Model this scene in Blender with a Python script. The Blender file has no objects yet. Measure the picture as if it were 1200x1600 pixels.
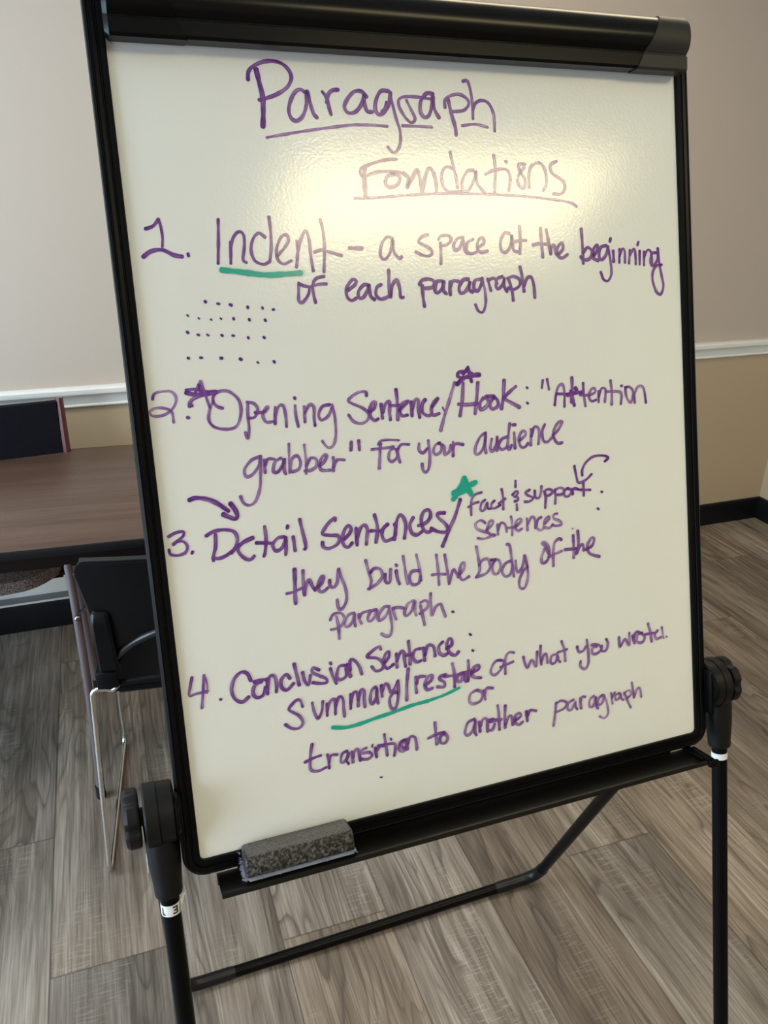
import bpy, bmesh, math, random
from mathutils import Vector, Matrix
random.seed(7)
S = bpy.context.scene
COL = S.collection
PI = math.pi

# ------------------------------------------------------------------ camera
cam_data = bpy.data.cameras.new('camera')
cam = bpy.data.objects.new('camera', cam_data)
COL.objects.link(cam)
CAM = Vector((0.0, 0.0, 1.6))
cam.matrix_world = Matrix((
    (0.943459, 0.12289795, -0.30786557, CAM.x),
    (-0.33123244, 0.38606112, -0.86095405, CAM.y),
    (0.01304544, 0.91424992, 0.40494062, CAM.z),
    (0, 0, 0, 1)))
cam_data.sensor_fit = 'VERTICAL'
cam_data.sensor_height = 36.0
cam_data.lens = 1240.0 / 1600.0 * 36.0
cam_data.clip_start = 0.02
S.camera = cam

# ------------------------------------------------------------------ world, light levels, exposure
world = bpy.data.worlds.new('world')
S.world = world
world.use_nodes = True
world.node_tree.nodes['Background'].inputs[0].default_value = (0.62, 0.78, 1.0, 1)
world.node_tree.nodes['Background'].inputs[1].default_value = 1.5
S.view_settings.view_transform = 'Standard'
S.view_settings.look = 'None'
S.view_settings.gamma = 1.0
S.view_settings.use_curve_mapping = False
S.view_settings.exposure = 0.0
S.cycles.use_denoising = True
S.cycles.max_bounces = 8

X0, X1, Y0, Y1, ZC = -2.4, 2.965, -2.6, 2.79, 2.6


def area(name, loc, rot, sx, sy, power, color):
    l = bpy.data.lights.new(name, 'AREA')
    l.shape = 'RECTANGLE'
    l.size, l.size_y = sx, sy
    l.energy = power
    l.color = color
    o = bpy.data.objects.new(name, l)
    o.location = loc
    o.rotation_euler = rot
    COL.objects.link(o)
    return o


# daylight coming in through the two openings of the left wall
WINDOWS = [(1.15, 2.45, 0.06, 2.05), (-0.9, 0.5, 0.35, 2.05)]      # y0, y1, z0, z1
WIN_POWER = (100, 76)
WIN_COLOR = ((0.50, 0.80, 1.0), (0.74, 0.87, 1.0))
for (a, b, c, d), pw, col in zip(WINDOWS, WIN_POWER, WIN_COLOR):
    area('daylight', (X0 - 0.10, (a + b) / 2, (c + d) / 2), (0, -PI / 2, 0), d - c, b - a, pw, col)
LAMP_COLORS = ((1.0, 0.855, 0.48), (1.0, 0.84, 0.55), (1.0, 0.90, 0.84))
TROFFERS_AND_FILLS = [(1.27, -0.74), (1.27, 1.70), (-1.17, 1.70)]  # first one makes the board glare; other two added to brighten the walls
LAMP_STRENGTH = (14.6, 7.2, 8.6)

# ------------------------------------------------------------------ helpers
ORG = {}


class MB:
    """collects geometry in scene coordinates (or local ones through tf)"""
    def __init__(self, tf=None):
        self.bm = bmesh.new()
        self.tf = tf or (lambda p: Vector(p))

    def v(self, p):
        return self.bm.verts.new(self.tf(p))

    def box(self, c, s, bevel=0.0, seg=2, rot=None):
        t = bmesh.new()
        bmesh.ops.create_cube(t, size=1.0)
        for q in t.verts:
            q.co = Vector((q.co.x * s[0], q.co.y * s[1], q.co.z * s[2]))
        if bevel > 0:
            bmesh.ops.bevel(t, geom=list(t.edges), offset=bevel, segments=seg, affect='EDGES', profile=0.5)
        for q in t.verts:
            p = q.co.copy()
            if rot is not None:
                p = rot @ p
            q.co = p + Vector(c)
        self.merge(t)
        return self

    def merge(self, t):
        m = {}
        for q in t.verts:
            m[q] = self.v(q.co)
        for f in t.faces:
            try:
                self.bm.faces.new([m[q] for q in f.verts])
            except ValueError:
                pass
        t.free()

    def tube(self, pts, r, seg=14, closed=False, cap=True, flat=1.0, flat_dir=None):
        pts = [Vector(p) for p in pts]
        n = len(pts)
        rs = r if isinstance(r, (list, tuple)) else [r] * n
        rings = []
        up = None
        for i in range(n):
            if closed:
                d = pts[(i + 1) % n] - pts[i - 1]
            else:
                d = pts[min(i + 1, n - 1)] - pts[max(i - 1, 0)]
            d.normalize()
            if up is None:
                a = flat_dir or (Vector((0, 0, 1)) if abs(d.z) < 0.9 else Vector((1, 0, 0)))
                up = (a - d * a.dot(d)).normalized()
            else:
                up = (up - d * up.dot(d)).normalized()
            sd = d.cross(up)
            rings.append([self.v(pts[i] + (up * math.cos(2 * PI * k / seg) * flat + sd * math.sin(2 * PI * k / seg)) * rs[i]) for k in range(seg)])
        m = n if closed else n - 1
        for i in range(m):
            A, B = rings[i], rings[(i + 1) % n]
            for k in range(seg):
                self.bm.faces.new((A[k], A[(k + 1) % seg], B[(k + 1) % seg], B[k]))
        if cap and not closed:
            self.bm.faces.new(rings[0][::-1])
            self.bm.faces.new(rings[-1])
        return self

    def lathe(self, o, ax, prof, seg=40, lobes=0, depth=0.0):
        """prof: (radius, height along axis)"""
        o, ax = Vector(o), Vector(ax).normalized()
        a = Vector((0, 0, 1)) if abs(ax.z) < 0.9 else Vector((0, 1, 0))
        e1 = (a - ax * a.dot(ax)).normalized()
        e2 = ax.cross(e1)
        rings = []
        for (r, h) in prof:
            ring = []
            for k in range(seg):
                t = 2 * PI * k / seg
                rr = r
                if lobes:
                    c = 0.5 + 0.5 * math.cos(lobes * t)
                    rr = r * (1 - depth * (1 - min(1.0, c * 2.2)))
                ring.append(self.v(o + ax * h + (e1 * math.cos(t) + e2 * math.sin(t)) * rr))
            rings.append(ring)
        for A, B in zip(rings, rings[1:]):
            for k in range(seg):
                self.bm.faces.new((A[k], A[(k + 1) % seg], B[(k + 1) % seg], B[k]))
        self.bm.faces.new(rings[0][::-1])
        self.bm.faces.new(rings[-1])
        return self

    def prism(self, poly, fn, a, b):
        """poly: 2-D outline; fn(p, t) -> 3-D point at extrusion coordinate t"""
        A = [self.v(fn(p, a)) for p in poly]
        B = [self.v(fn(p, b)) for p in poly]
        n = len(poly)
        for k in range(n):
            self.bm.faces.new((A[k], A[(k + 1) % n], B[(k + 1) % n], B[k]))
        self.bm.faces.new(A[::-1])
        self.bm.faces.new(B)
        return self


def obj(name, mb, material, parent=None, loc=None, smooth=True, angle=35, kind=None):
    bm = mb.bm if isinstance(mb, MB) else mb
    o_ = Vector(loc) if loc is not None else (ORG[parent.name] if parent else Vector((0, 0, 0)))
    bmesh.ops.recalc_face_normals(bm, faces=list(bm.faces))
    for q in bm.verts:
        q.co -= o_
    me = bpy.data.meshes.new(name)
    bm.to_mesh(me)
    bm.free()
    if smooth:
        for p in me.polygons:
            p.use_smooth = True
        me.set_sharp_from_angle(angle=math.radians(angle))
    o = bpy.data.objects.new(name, me)
    COL.objects.link(o)
    me.materials.append(material)
    if parent:
        o.parent = parent
    else:
        o.location = o_
    ORG[o.name] = o_
    if kind:
        o['kind'] = kind
    return o


def thing(name, label, cat, loc, group=None):
    o = bpy.data.objects.new(name, None)
    o.empty_display_size = 0.1
    COL.objects.link(o)
    o.location = loc
    ORG[o.name] = Vector(loc)
    o['label'], o['category'] = label, cat
    if group:
        o['group'] = group
    return o


# ------------------------------------------------------------------ materials
class NT:
    def __init__(self, name):
        self.m = bpy.data.materials.new(name)
        self.m.use_nodes = True
        self.t = self.m.node_tree
        self.p = self.t.nodes['Principled BSDF']
        self.out = self.t.nodes['Material Output']

    def n(self, typ, **kw):
        nd = self.t.nodes.new(typ)
        for k, val in kw.items():
            if k.startswith('i_'):
                key = k[2:]
                key = int(key) if key.isdigit() else key
                nd.inputs[key].default_value = val
            else:
                setattr(nd, k, val)
        return nd

    def l(self, a, b):
        self.t.links.new(a, b)

    def math(self, op, a, b=None, c=None, clamp=False):
        nd = self.t.nodes.new('ShaderNodeMath')
        nd.operation = op
        nd.use_clamp = clamp
        for i, x in enumerate((a, b, c)):
            if x is None:
                continue
            if isinstance(x, (int, float)):
                nd.inputs[i].default_value = x
            else:
                self.l(x, nd.inputs[i])
        return nd.outputs[0]

    def comb(self, x, y, z):
        nd = self.t.nodes.new('ShaderNodeCombineXYZ')
        for i, q in enumerate((x, y, z)):
            if isinstance(q, (int, float)):
                nd.inputs[i].default_value = q
            else:
                self.l(q, nd.inputs[i])
        return nd.outputs[0]

    def noise(self, vec, scale, detail=3.0, rough=0.5, dist=0.0):
        nd = self.n('ShaderNodeTexNoise', i_Scale=scale, i_Detail=detail, i_Roughness=rough, i_Distortion=dist)
        if vec is not None:
            self.l(vec, nd.inputs['Vector'])
        return nd.outputs[0]

    def ramp(self, fac, stops):
        nd = self.t.nodes.new('ShaderNodeValToRGB')
        el = nd.color_ramp.elements
        while len(el) < len(stops):
            el.new(0.5)
        for e, (pos, c) in zip(el, stops):
            e.position = pos
            e.color = (c, c, c, 1) if isinstance(c, (int, float)) else (*c, 1)
        self.l(fac, nd.inputs[0])
        return nd.outputs[0]

    def mix(self, fac, a, b, mode='MIX'):
        nd = self.t.nodes.new('ShaderNodeMix')
        nd.data_type = 'RGBA'
        nd.blend_type = mode
        for key, x in ((0, fac), (6, a), (7, b)):
            if isinstance(x, (int, float)):
                nd.inputs[key].default_value = x
            elif isinstance(x, tuple):
                nd.inputs[key].default_value = (*x, 1)
            else:
                self.l(x, nd.inputs[key])
        return nd.outputs[2]

    def bump(self, h, strength=0.3, dist=0.001):
        nd = self.n('ShaderNodeBump', i_Strength=strength, i_Distance=dist)
        self.l(h, nd.inputs['Height'])
        self.l(nd.outputs[0], self.p.inputs['Normal'])

    def objco(self):
        return self.n('ShaderNodeTexCoord').outputs['Object']

    def base(self, c):
        if isinstance(c, tuple):
            self.p.inputs['Base Color'].default_value = (*c, 1)
        else:
            self.l(c, self.p.inputs['Base Color'])


def simple(name, c, rough=0.5, metal=0.0, spec=0.5, bump=None):
    k = NT(name)
    k.base(c)
    k.p.inputs['Roughness'].default_value = rough
    k.p.inputs['Metallic'].default_value = metal
    k.p.inputs['Specular IOR Level'].default_value = spec
    if bump:
        k.bump(k.noise(k.objco(), bump[0], 2.0), bump[1], bump[2])
    return k.m


def make_floor():
    k = NT('plank_floor')
    sep = k.n('ShaderNodeSeparateXYZ')
    k.l(k.objco(), sep.inputs[0])
    x, y = sep.outputs[0], sep.outputs[1]
    PW, PL = 0.2445, 1.22
    px = k.math('DIVIDE', k.math('SUBTRACT', x, 0.216), PW)
    idx = k.math('FLOOR', px)
    fx = k.math('SUBTRACT', px, idx)
    py = k.math('DIVIDE', k.math('SUBTRACT', y, 1.235), PL)
    off = k.math('MULTIPLY', idx, 1 / 3)
    off2 = k.math('MULTIPLY', k.math('LESS_THAN', idx, -1.5), -0.39)
    py = k.math('ADD', k.math('ADD', py, off), off2)
    row = k.math('FLOOR', py)
    fy = k.math('SUBTRACT', py, row)
    wn = k.n('ShaderNodeTexWhiteNoise', noise_dimensions='2D')
    k.l(k.comb(idx, row, 0), wn.inputs['Vector'])
    rnd = wn.outputs['Value']
    rc = k.n('ShaderNodeSeparateColor')
    k.l(wn.outputs['Color'], rc.inputs[0])
    r2 = rc.outputs[1]
    shift = k.math('MULTIPLY', rnd, 37.0)
    shift2 = k.math('MULTIPLY', r2, 19.0)
    # cathedral rings from contour lines of a stretched field
    fld = k.noise(k.comb(k.math('ADD', k.math('MULTIPLY', x, 6.0), shift2), k.math('MULTIPLY', y, 0.8), shift), 1.0, 2.5, 0.55, 0.35)
    ring = k.math('FRACT', k.math('MULTIPLY', fld, 21.0))
    ring = k.ramp(ring, [(0.0, 0.0), (0.10, 0.9), (0.35, 1.0), (0.75, 0.75), (1.0, 0.0)])
    rmask = k.ramp(k.noise(k.comb(k.math('ADD', k.math('MULTIPLY', x, 9.0), shift), k.math('MULTIPLY', y, 1.1), shift2), 1.0, 1.0), [(0.42, 0.15), (0.58, 1.0)])
    fine = k.noise(k.comb(k.math('ADD', k.math('MULTIPLY', x, 250.0), shift), k.math('MULTIPLY', y, 6.0), shift2), 1.0, 3.0, 0.65)
    fine = k.ramp(fine, [(0.34, 0.0), (0.66, 1.0)])
    streak = k.noise(k.comb(k.math('ADD', k.math('MULTIPLY', x, 48.0), shift), k.math('MULTIPLY', y, 1.7), shift2), 1.0, 4.0, 0.65, 0.25)
    streak = k.ramp(streak, [(0.34, 0.0), (0.66, 1.0)])
    big = k.noise(k.comb(k.math('ADD', k.math('MULTIPLY', x, 8.0), shift), k.math('MULTIPLY', y, 2.0), shift2), 1.0, 2.0)
    big = k.ramp(big, [(0.3, 0.0), (0.7, 1.0)])
    # cross-cut saw marks in patches
    saw = k.noise(k.comb(k.math('MULTIPLY', x, 22.0), k.math('MULTIPLY', y, 230.0), shift), 1.0, 1.5, 0.5)
    saw = k.ramp(saw, [(0.54, 0.0), (0.64, 1.0)])
    patch = k.ramp(k.noise(k.comb(k.math('ADD', k.math('MULTIPLY', x, 9.0), shift2), k.math('MULTIPLY', y, 2.6), shift), 1.0, 2.0), [(0.53, 0.0), (0.66, 1.0)])
    saw = k.math('MULTIPLY', saw, patch)
    # knots
    vor = k.n('ShaderNodeTexVoronoi', i_Scale=1.0)
    k.l(k.comb(k.math('ADD', k.math('MULTIPLY', x, 5.2), shift), k.math('MULTIPLY', y, 1.9), shift2), vor.inputs['Vector'])
    knot = k.ramp(vor.outputs['Distance'], [(0.02, 1.0), (0.10, 0.0)])
    # dark cracks along the grain
    crk = k.noise(k.comb(k.math('ADD', k.math('MULTIPLY', x, 95.0), shift2), k.math('MULTIPLY', y, 3.2), shift), 1.0, 2.0, 0.5, 0.4)
    crk = k.ramp(crk, [(0.66, 0.0), (0.74, 1.0)])
    tone = k.math('ADD', k.math('MULTIPLY', streak, 0.36), k.math('MULTIPLY', fine, 0.30))
    tone = k.math('ADD', tone, k.math('MULTIPLY', big, 0.34))
    col = k.ramp(tone, [(0.12, FLOOR_DARK), (0.5, FLOOR_MID), (0.88, FLOOR_LIGHT)])
    col = k.mix(k.math('MULTIPLY', k.math('MULTIPLY', k.math('SUBTRACT', 1.0, ring), rmask), 0.72), col, FLOOR_RING)
    col = k.mix(k.math('MULTIPLY', crk, 0.6), col, FLOOR_RING)
    col = k.mix(k.math('MULTIPLY', knot, 0.6), col, FLOOR_RING)
    col = k.mix(k.math('MULTIPLY', saw, 0.24), col, FLOOR_SAW)
    pt = k.ramp(rnd, [(0.0, (0.70, 0.66, 0.62)), (0.5, (0.95, 0.93, 0.90)), (1.0, (1.22, 1.20, 1.18))])
    col = k.mix(1.0, col, pt, 'MULTIPLY')
    warm = k.ramp(r2, [(0.0, (1.06, 1.0, 0.93)), (1.0, (0.96, 1.0, 1.05))])
    col = k.mix(1.0, col, warm, 'MULTIPLY')
    # seams
    ex = k.math('MINIMUM', fx, k.math('SUBTRACT', 1.0, fx))
    ey = k.math('MULTIPLY', k.math('MINIMUM', fy, k.math('SUBTRACT', 1.0, fy)), PL / PW)
    e = k.math('MINIMUM', ex, ey)
    seam = k.ramp(e, [(0.0, 0.0), (0.006, 0.35), (0.010, 1.0)])
    col = k.mix(seam, k.mix(1.0, col, (0.45, 0.43, 0.42), 'MULTIPLY'), col)
    k.base(col)
    k.l(k.math('SUBTRACT', 0.56, k.math('MULTIPLY', fine, 0.12)), k.p.inputs['Roughness'])
    k.p.inputs['Specular IOR Level'].default_value = 0.42
    hgt = k.math('ADD', k.math('MULTIPLY', fine, 0.4), k.math('ADD', k.math('MULTIPLY', ring, 0.35), k.math('MULTIPLY', seam, 0.8)))
    k.bump(hgt, 0.22, 0.0012)
    return k.m


FLOOR_DARK = (0.080, 0.063, 0.050)
FLOOR_MID = (0.195, 0.160, 0.133)
FLOOR_LIGHT = (0.370, 0.325, 0.285)
FLOOR_RING = (0.060, 0.046, 0.037)
FLOOR_SAW = (0.44, 0.40, 0.36)


def make_wall():
    """greige paint above the chair rail, tan paint below it"""
    k = NT('two_tone_wall_paint')
    sep = k.n('ShaderNodeSeparateXYZ')
    co = k.objco()
    k.l(co, sep.inputs[0])
    f = k.math('GREATER_THAN', sep.outputs[2], 0.86)
    c = k.mix(f, (0.47, 0.365, 0.245), (0.505, 0.43, 0.372))
    c = k.mix(k.math('MULTIPLY', k.noise(co, 1.6, 3.0), 0.10), c, (0.40, 0.34, 0.27))
    k.base(c)
    k.p.inputs['Roughness'].default_value = 0.62
    k.bump(k.noise(co, 260.0, 3.0), 0.12, 0.0006)
    return k.m


BOARD_ROUGH = 0.155
BOARD_SPEC = 0.75


def make_board():
    k = NT('whiteboard_enamel')
    co = k.objco()
    sm = k.noise(co, 5.0, 4.0, 0.6)
    c = k.mix(k.ramp(sm, [(0.45, 0.0), (0.75, 0.35)]), (0.785, 0.80, 0.775), (0.72, 0.735, 0.71))
    k.base(c)
    k.p.inputs['Roughness'].default_value = BOARD_ROUGH
    k.p.inputs['Specular IOR Level'].default_value = BOARD_SPEC
    k.bump(k.noise(co, 330.0, 2.0, 0.5), 0.20, 0.0006)
    return k.m


def make_ink(name, dark, light):
    """dry-erase ink: streaky film, thin in the middle of a stroke, pooled at the edges and ends"""
    k = NT(name)
    uv = k.n('ShaderNodeUVMap', uv_map='stroke')
    sep = k.n('ShaderNodeSeparateXYZ')
    k.l(uv.outputs[0], sep.inputs[0])
    dn = k.n('ShaderNodeAttribute', attribute_name='ink_load').outputs['Fac']
    s, t = sep.outputs[0], sep.outputs[1]
    st = k.noise(k.comb(k.math('MULTIPLY', s, 55.0), k.math('MULTIPLY', t, 3.6), 0), 1.0, 2.0, 0.55)
    edge = k.math('ABSOLUTE', k.math('SUBTRACT', k.math('MULTIPLY', t, 2.0), 1.0))
    edge = k.math('POWER', edge, 3.0)
    a = k.math('ADD', k.math('MULTIPLY', dn, 0.82), k.math('MULTIPLY', k.math('SUBTRACT', st, 0.5), 1.9))
    a = k.math('ADD', a, k.math('MULTIPLY', edge, 0.22), clamp=True)
    k.base(k.mix(a, light, dark))
    k.l(k.math('MINIMUM', k.math('ADD', k.math('MULTIPLY', a, 0.75), 0.36), 1.0), k.p.inputs['Alpha'])
    k.p.inputs['Roughness'].default_value = BOARD_ROUGH
    k.p.inputs['Specular IOR Level'].default_value = BOARD_SPEC
    return k.m


def make_laminate():
    k = NT('brown_wood_laminate')
    co = k.n('ShaderNodeTexCoord').outputs['Object']
    sep = k.n('ShaderNodeSeparateXYZ')
    k.l(co, sep.inputs[0])
    x, y = sep.outputs[0], sep.outputs[1]
    yr = k.math('ADD', y, k.math('MULTIPLY', x, 0.0665))
    g = k.noise(k.comb(k.math('MULTIPLY', x, 4.0), k.math('MULTIPLY', yr, 130.0), 0), 1.0, 4.0, 0.6, 0.2)
    b = k.noise(k.comb(k.math('MULTIPLY', x, 1.2), k.math('MULTIPLY', yr, 24.0), 3), 1.0, 3.0, 0.55, 0.4)
    f = k.math('ADD', k.math('MULTIPLY', g, 0.55), k.math('MULTIPLY', b, 0.45))
    c = k.ramp(f, [(0.32, (0.060, 0.034, 0.026)), (0.5, (0.108, 0.066, 0.050)), (0.68, (0.150, 0.098, 0.076))])
    scr = k.noise(k.comb(k.math('MULTIPLY', x, 24.0), k.math('MULTIPLY', yr, 95.0), 9), 1.0, 1.0)
    c = k.mix(k.ramp(scr, [(0.80, 0.0), (0.84, 0.5)]), c, (0.5, 0.42, 0.36))
    k.base(c)
    k.p.inputs['Roughness'].default_value = 0.34
    k.bump(g, 0.06, 0.0006)
    return k.m


def make_tweed():
    k = NT('brown_tweed')
    co = k.objco()
    vor = k.n('ShaderNodeTexVoronoi', i_Scale=330.0)
    k.l(co, vor.inputs['Vector'])
    c = k.ramp(vor.outputs['Distance'], [(0.05, (0.55, 0.47, 0.42)), (0.55, (0.09, 0.065, 0.06))])
    k.base(c)
    k.p.inputs['Roughness'].default_value = 0.95
    k.bump(vor.outputs['Distance'], 0.5, 0.001)
    return k.m


def make_foam():
    k = NT('grey_pored_foam')
    co = k.objco()
    nz = k.noise(co, 270.0, 3.0, 0.65, 0.3)
    n2 = k.noise(co, 900.0, 2.0, 0.6)
    c = k.ramp(nz, [(0.43, (0.004, 0.004, 0.0035)), (0.51, (0.045, 0.042, 0.037)), (0.66, (0.15, 0.142, 0.13))])
    k.base(c)
    k.p.inputs['Roughness'].default_value = 0.55
    k.bump(k.math('ADD', nz, k.math('MULTIPLY', n2, 0.4)), 0.8, 0.0012)
    return k.m


def make_mesh_fabric():
    k = NT('black_mesh_fabric')
    co = k.objco()
    nz = k.noise(co, 700.0, 2.0)
    k.base(k.ramp(nz, [(0.3, (0.003, 0.003, 0.006)), (0.7, (0.011, 0.010, 0.015))]))
    k.p.inputs['Roughness'].default_value = 0.9
    k.p.inputs['Specular IOR Level'].default_value = 0.1
    k.bump(nz, 0.3, 0.0006)
    return k.m


M_FLOOR = make_floor()
M_WALL = make_wall()
M_CEIL = simple('white_ceiling', (0.72, 0.70, 0.66), 0.9)
M_TRIM = simple('white_trim_paint', (0.80, 0.79, 0.77), 0.35, bump=(40, 0.05, 0.001))
M_BASEB = simple('black_baseboard', (0.004, 0.004, 0.006), 0.36, spec=0.3)
M_GREYSTRIP = simple('grey_band_paint', (0.16, 0.165, 0.17), 0.6)
M_BOARD = make_board()
M_BLACK = simple('black_powder_coat', (0.0028, 0.0028, 0.0034), 0.32, spec=0.10)
M_BAR = simple('black_anodised_bar', (0.003, 0.003, 0.003), 0.24, spec=0.16)
M_TRAY = simple('black_anodised_tray', (0.005, 0.0047, 0.0042), 0.30, spec=0.30)
M_PLASTIC = simple('black_moulded_plastic', (0.006, 0.006, 0.0065), 0.46, spec=0.22, bump=(900, 0.05, 0.0004))
M_CAP = simple('dark_grey_plastic_cap', (0.022, 0.021, 0.020), 0.5, spec=0.3)
M_RUBBER = simple('black_rubber', (0.006, 0.006, 0.009), 0.36, spec=0.35)
M_PURPLE = make_ink('purple_dry_erase_ink', (0.082, 0.003, 0.200), (0.42, 0.17, 0.58))
M_GREEN = make_ink('green_dry_erase_ink', (0.0, 0.37, 0.29), (0.01, 0.48, 0.40))
M_LAMINATE = make_laminate()
M_EDGE = simple('black_table_edge', (0.006, 0.0055, 0.007), 0.5, spec=0.25, bump=(300, 0.3, 0.001))
M_APRON = simple('dark_maroon_steel', (0.010, 0.006, 0.006), 0.5, spec=0.2)
M_LEG = simple('mauve_brown_steel', (0.115, 0.085, 0.090), 0.42)
M_SHELL = simple('black_chair_plastic', (0.0022, 0.0027, 0.0042), 0.34, spec=0.22, bump=(500, 0.06, 0.0005))
M_RIM = simple('black_chair_edge', (0.006, 0.0065, 0.008), 0.30, spec=0.7)
M_CHROME = simple('chrome', (0.78, 0.77, 0.74), 0.14, 1.0)
M_BOLT = simple('steel_bolt', (0.30, 0.27, 0.26), 0.35, 1.0)
M_CHERRY = simple('reddish_varnished_wood', (0.085, 0.014, 0.018), 0.22)
M_MESHF = make_mesh_fabric()
M_TWEED = make_tweed()
M_FOAM = make_foam()
k = NT('grey_foam_skin')
co = k.objco()
nz = k.noise(co, 520.0, 3.0, 0.6)
k.base(k.ramp(nz, [(0.34, (0.035, 0.033, 0.030)), (0.46, (0.105, 0.100, 0.094)), (0.7, (0.18, 0.175, 0.168))]))
k.p.inputs['Roughness'].default_value = 0.36
k.bump(nz, 0.6, 0.0008)
M_SKIN = k.m
M_FELT = simple('pale_blue_felt', (0.36, 0.39, 0.50), 0.95, bump=(700, 0.8, 0.002))
M_LABEL = simple('white_label_tape', (0.78, 0.79, 0.79), 0.4)
M_PRINT = simple('black_print', (0.01, 0.01, 0.012), 0.5)
M_FRAME_W = simple('white_window_frame', (0.75, 0.75, 0.74), 0.4)


def make_diffuser(strength, color):
    k = NT('lamp_diffuser')
    k.base((0.8, 0.8, 0.8))
    k.p.inputs['Emission Color'].default_value = (*color, 1)
    k.p.inputs['Emission Strength'].default_value = strength
    return k.m


# ------------------------------------------------------------------ the room
b = MB(); b.box(((X0 + X1) / 2, (Y0 + Y1) / 2, -0.05), (X1 - X0 + 0.4, Y1 - Y0 + 0.4, 0.1))
obj('floor', b, M_FLOOR, smooth=False, kind='structure')
b = MB(); b.box(((X0 + X1) / 2, (Y0 + Y1) / 2, ZC + 0.05), (X1 - X0 + 0.4, Y1 - Y0 + 0.4, 0.1))
obj('ceiling', b, M_CEIL, smooth=False, kind='structure')
b = MB(); b.box(((X0 + X1) / 2, Y1 + 0.06, ZC / 2), (X1 - X0 + 0.24, 0.12, ZC))
obj('wall_back', b, M_WALL, smooth=False, kind='structure')
b = MB(); b.box((X1 + 0.06, (Y0 + Y1) / 2, ZC / 2), (0.12, Y1 - Y0, ZC))
obj('wall_right', b, M_WALL, smooth=False, kind='structure')
b = MB(); b.box(((X0 + X1) / 2, Y0 - 0.06, ZC / 2), (X1 - X0 + 0.24, 0.12, ZC))
obj('wall_front', b, M_WALL, smooth=False, kind='structure')
# left wall with the two window openings
b = MB()
ys = [Y0] + sorted(sum([[w[0], w[1]] for w in WINDOWS], [])) + [Y1]
for a, c in zip(ys[::2], ys[1::2]):
    b.box((X0 - 0.06, (a + c) / 2, ZC / 2), (0.12, c - a, ZC))
for (a, c, z0, z1) in WINDOWS:
    b.box((X0 - 0.06, (a + c) / 2, z0 / 2), (0.12, c - a, z0))
    b.box((X0 - 0.06, (a + c) / 2, (z1 + ZC) / 2), (0.12, c - a, ZC - z1))
obj('wall_left', b, M_WALL, smooth=False, kind='structure')
for i, (a, c, z0, z1) in enumerate(WINDOWS):
    b = MB()
    t = 0.05
    b.box((X0 - 0.05, a + t / 2, (z0 + z1) / 2), (0.06, t, z1 - z0))
    b.box((X0 - 0.05, c - t / 2, (z0 + z1) / 2), (0.06, t, z1 - z0))
    b.box((X0 - 0.05, (a + c) / 2, z0 + t / 2), (0.06, c - a, t))
    b.box((X0 - 0.05, (a + c) / 2, z1 - t / 2), (0.06, c - a, t))
    b.box((X0 - 0.05, (a + c) / 2, (z0 + z1) / 2), (0.05, c - a, 0.04))
    obj('window_%d' % (i + 1), b, M_FRAME_W, smooth=False, kind='structure')


def wall_run(name, prof, mat_, side):
    """moulding: prof = (distance from wall, height)"""
    b = MB()
    if side == 'back':
        b.prism(prof, lambda p, t: (t, Y1 - p[0], p[1]), X0, X1)
    elif side == 'right':
        b.prism(prof, lambda p, t: (X1 - p[0], t, p[1]), Y0, Y1)
    else:
        b.prism(prof, lambda p, t: (X0 + p[0], t, p[1]), Y0, Y1)
    return obj(name, b, mat_, angle=25, kind='structure')


base_prof = [(0, 0), (0.012, 0), (0.012, 0.098), (0.009, 0.106), (0.004, 0.109), (0, 0.109)]
rail_prof = [(0, 0.826), (0.010, 0.826), (0.013, 0.829), (0.013, 0.833), (0.009, 0.836), (0.010, 0.840), (0.013, 0.848), (0.013, 0.853), (0.015, 0.860),
             (0.020, 0.866), (0.027, 0.870), (0.031, 0.874), (0.032, 0.880), (0.032, 0.889), (0.029, 0.894), (0.024, 0.896), (0, 0.896)]
for sd in ('back', 'right'):
    wall_run('baseboard_' + sd, base_prof, M_BASEB, sd)
wall_run('trim_1', rail_prof, M_TRIM, 'back')
wall_run('trim_2', rail_prof, M_TRIM, 'right')
# added white strip: daylight on the wall under the table, painted in; grey band
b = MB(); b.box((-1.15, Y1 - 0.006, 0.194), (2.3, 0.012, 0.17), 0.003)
st = obj('painted_daylight_strip', b, M_TRIM, kind='structure')
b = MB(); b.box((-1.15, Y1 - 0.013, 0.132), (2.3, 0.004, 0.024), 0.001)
obj('grey_band', b, M_GREYSTRIP, parent=st)

for i, (x, y) in enumerate(TROFFERS_AND_FILLS):
    lt = thing('ceiling_or_fill_light', ('flat panel light in the ceiling in front of the easel',
                                'added unseen panel light behind the easel, brightening the right of the back wall', 'added unseen panel light above the table, brightening the left of the back wall')[i], 'light', (x, y, ZC))
    b = MB()
    for sx, sy, cx_, cy_ in ((1.24, 0.03, 0, 0.315), (1.24, 0.03, 0, -0.315), (0.03, 0.60, 0.605, 0), (0.03, 0.60, -0.605, 0)):
        b.box((x + cx_, y + cy_, ZC - 0.012), (sx, sy, 0.024), 0.002)
    obj('frame', b, M_FRAME_W, parent=lt)
    b = MB(); b.box((x, y, ZC - 0.010), (1.18, 0.60, 0.012))
    obj('diffuser', b, make_diffuser(LAMP_STRENGTH[i], LAMP_COLORS[i]), parent=lt, smooth=False)

# ------------------------------------------------------------------ the easel, in board coordinates
# u: along the board, w: towards the reader, v: up the board
P0 = Vector((0.0317956, 0.6848312, 0.8797475))
EX = Vector((0.9999453, 0.0098452, -0.0035407))
EV = Vector((0.0004248, 0.2999284, 0.9539616))
EN = Vector((0.0104539, -0.9539109, 0.2999078))
SHEAR = 0.0075


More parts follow.
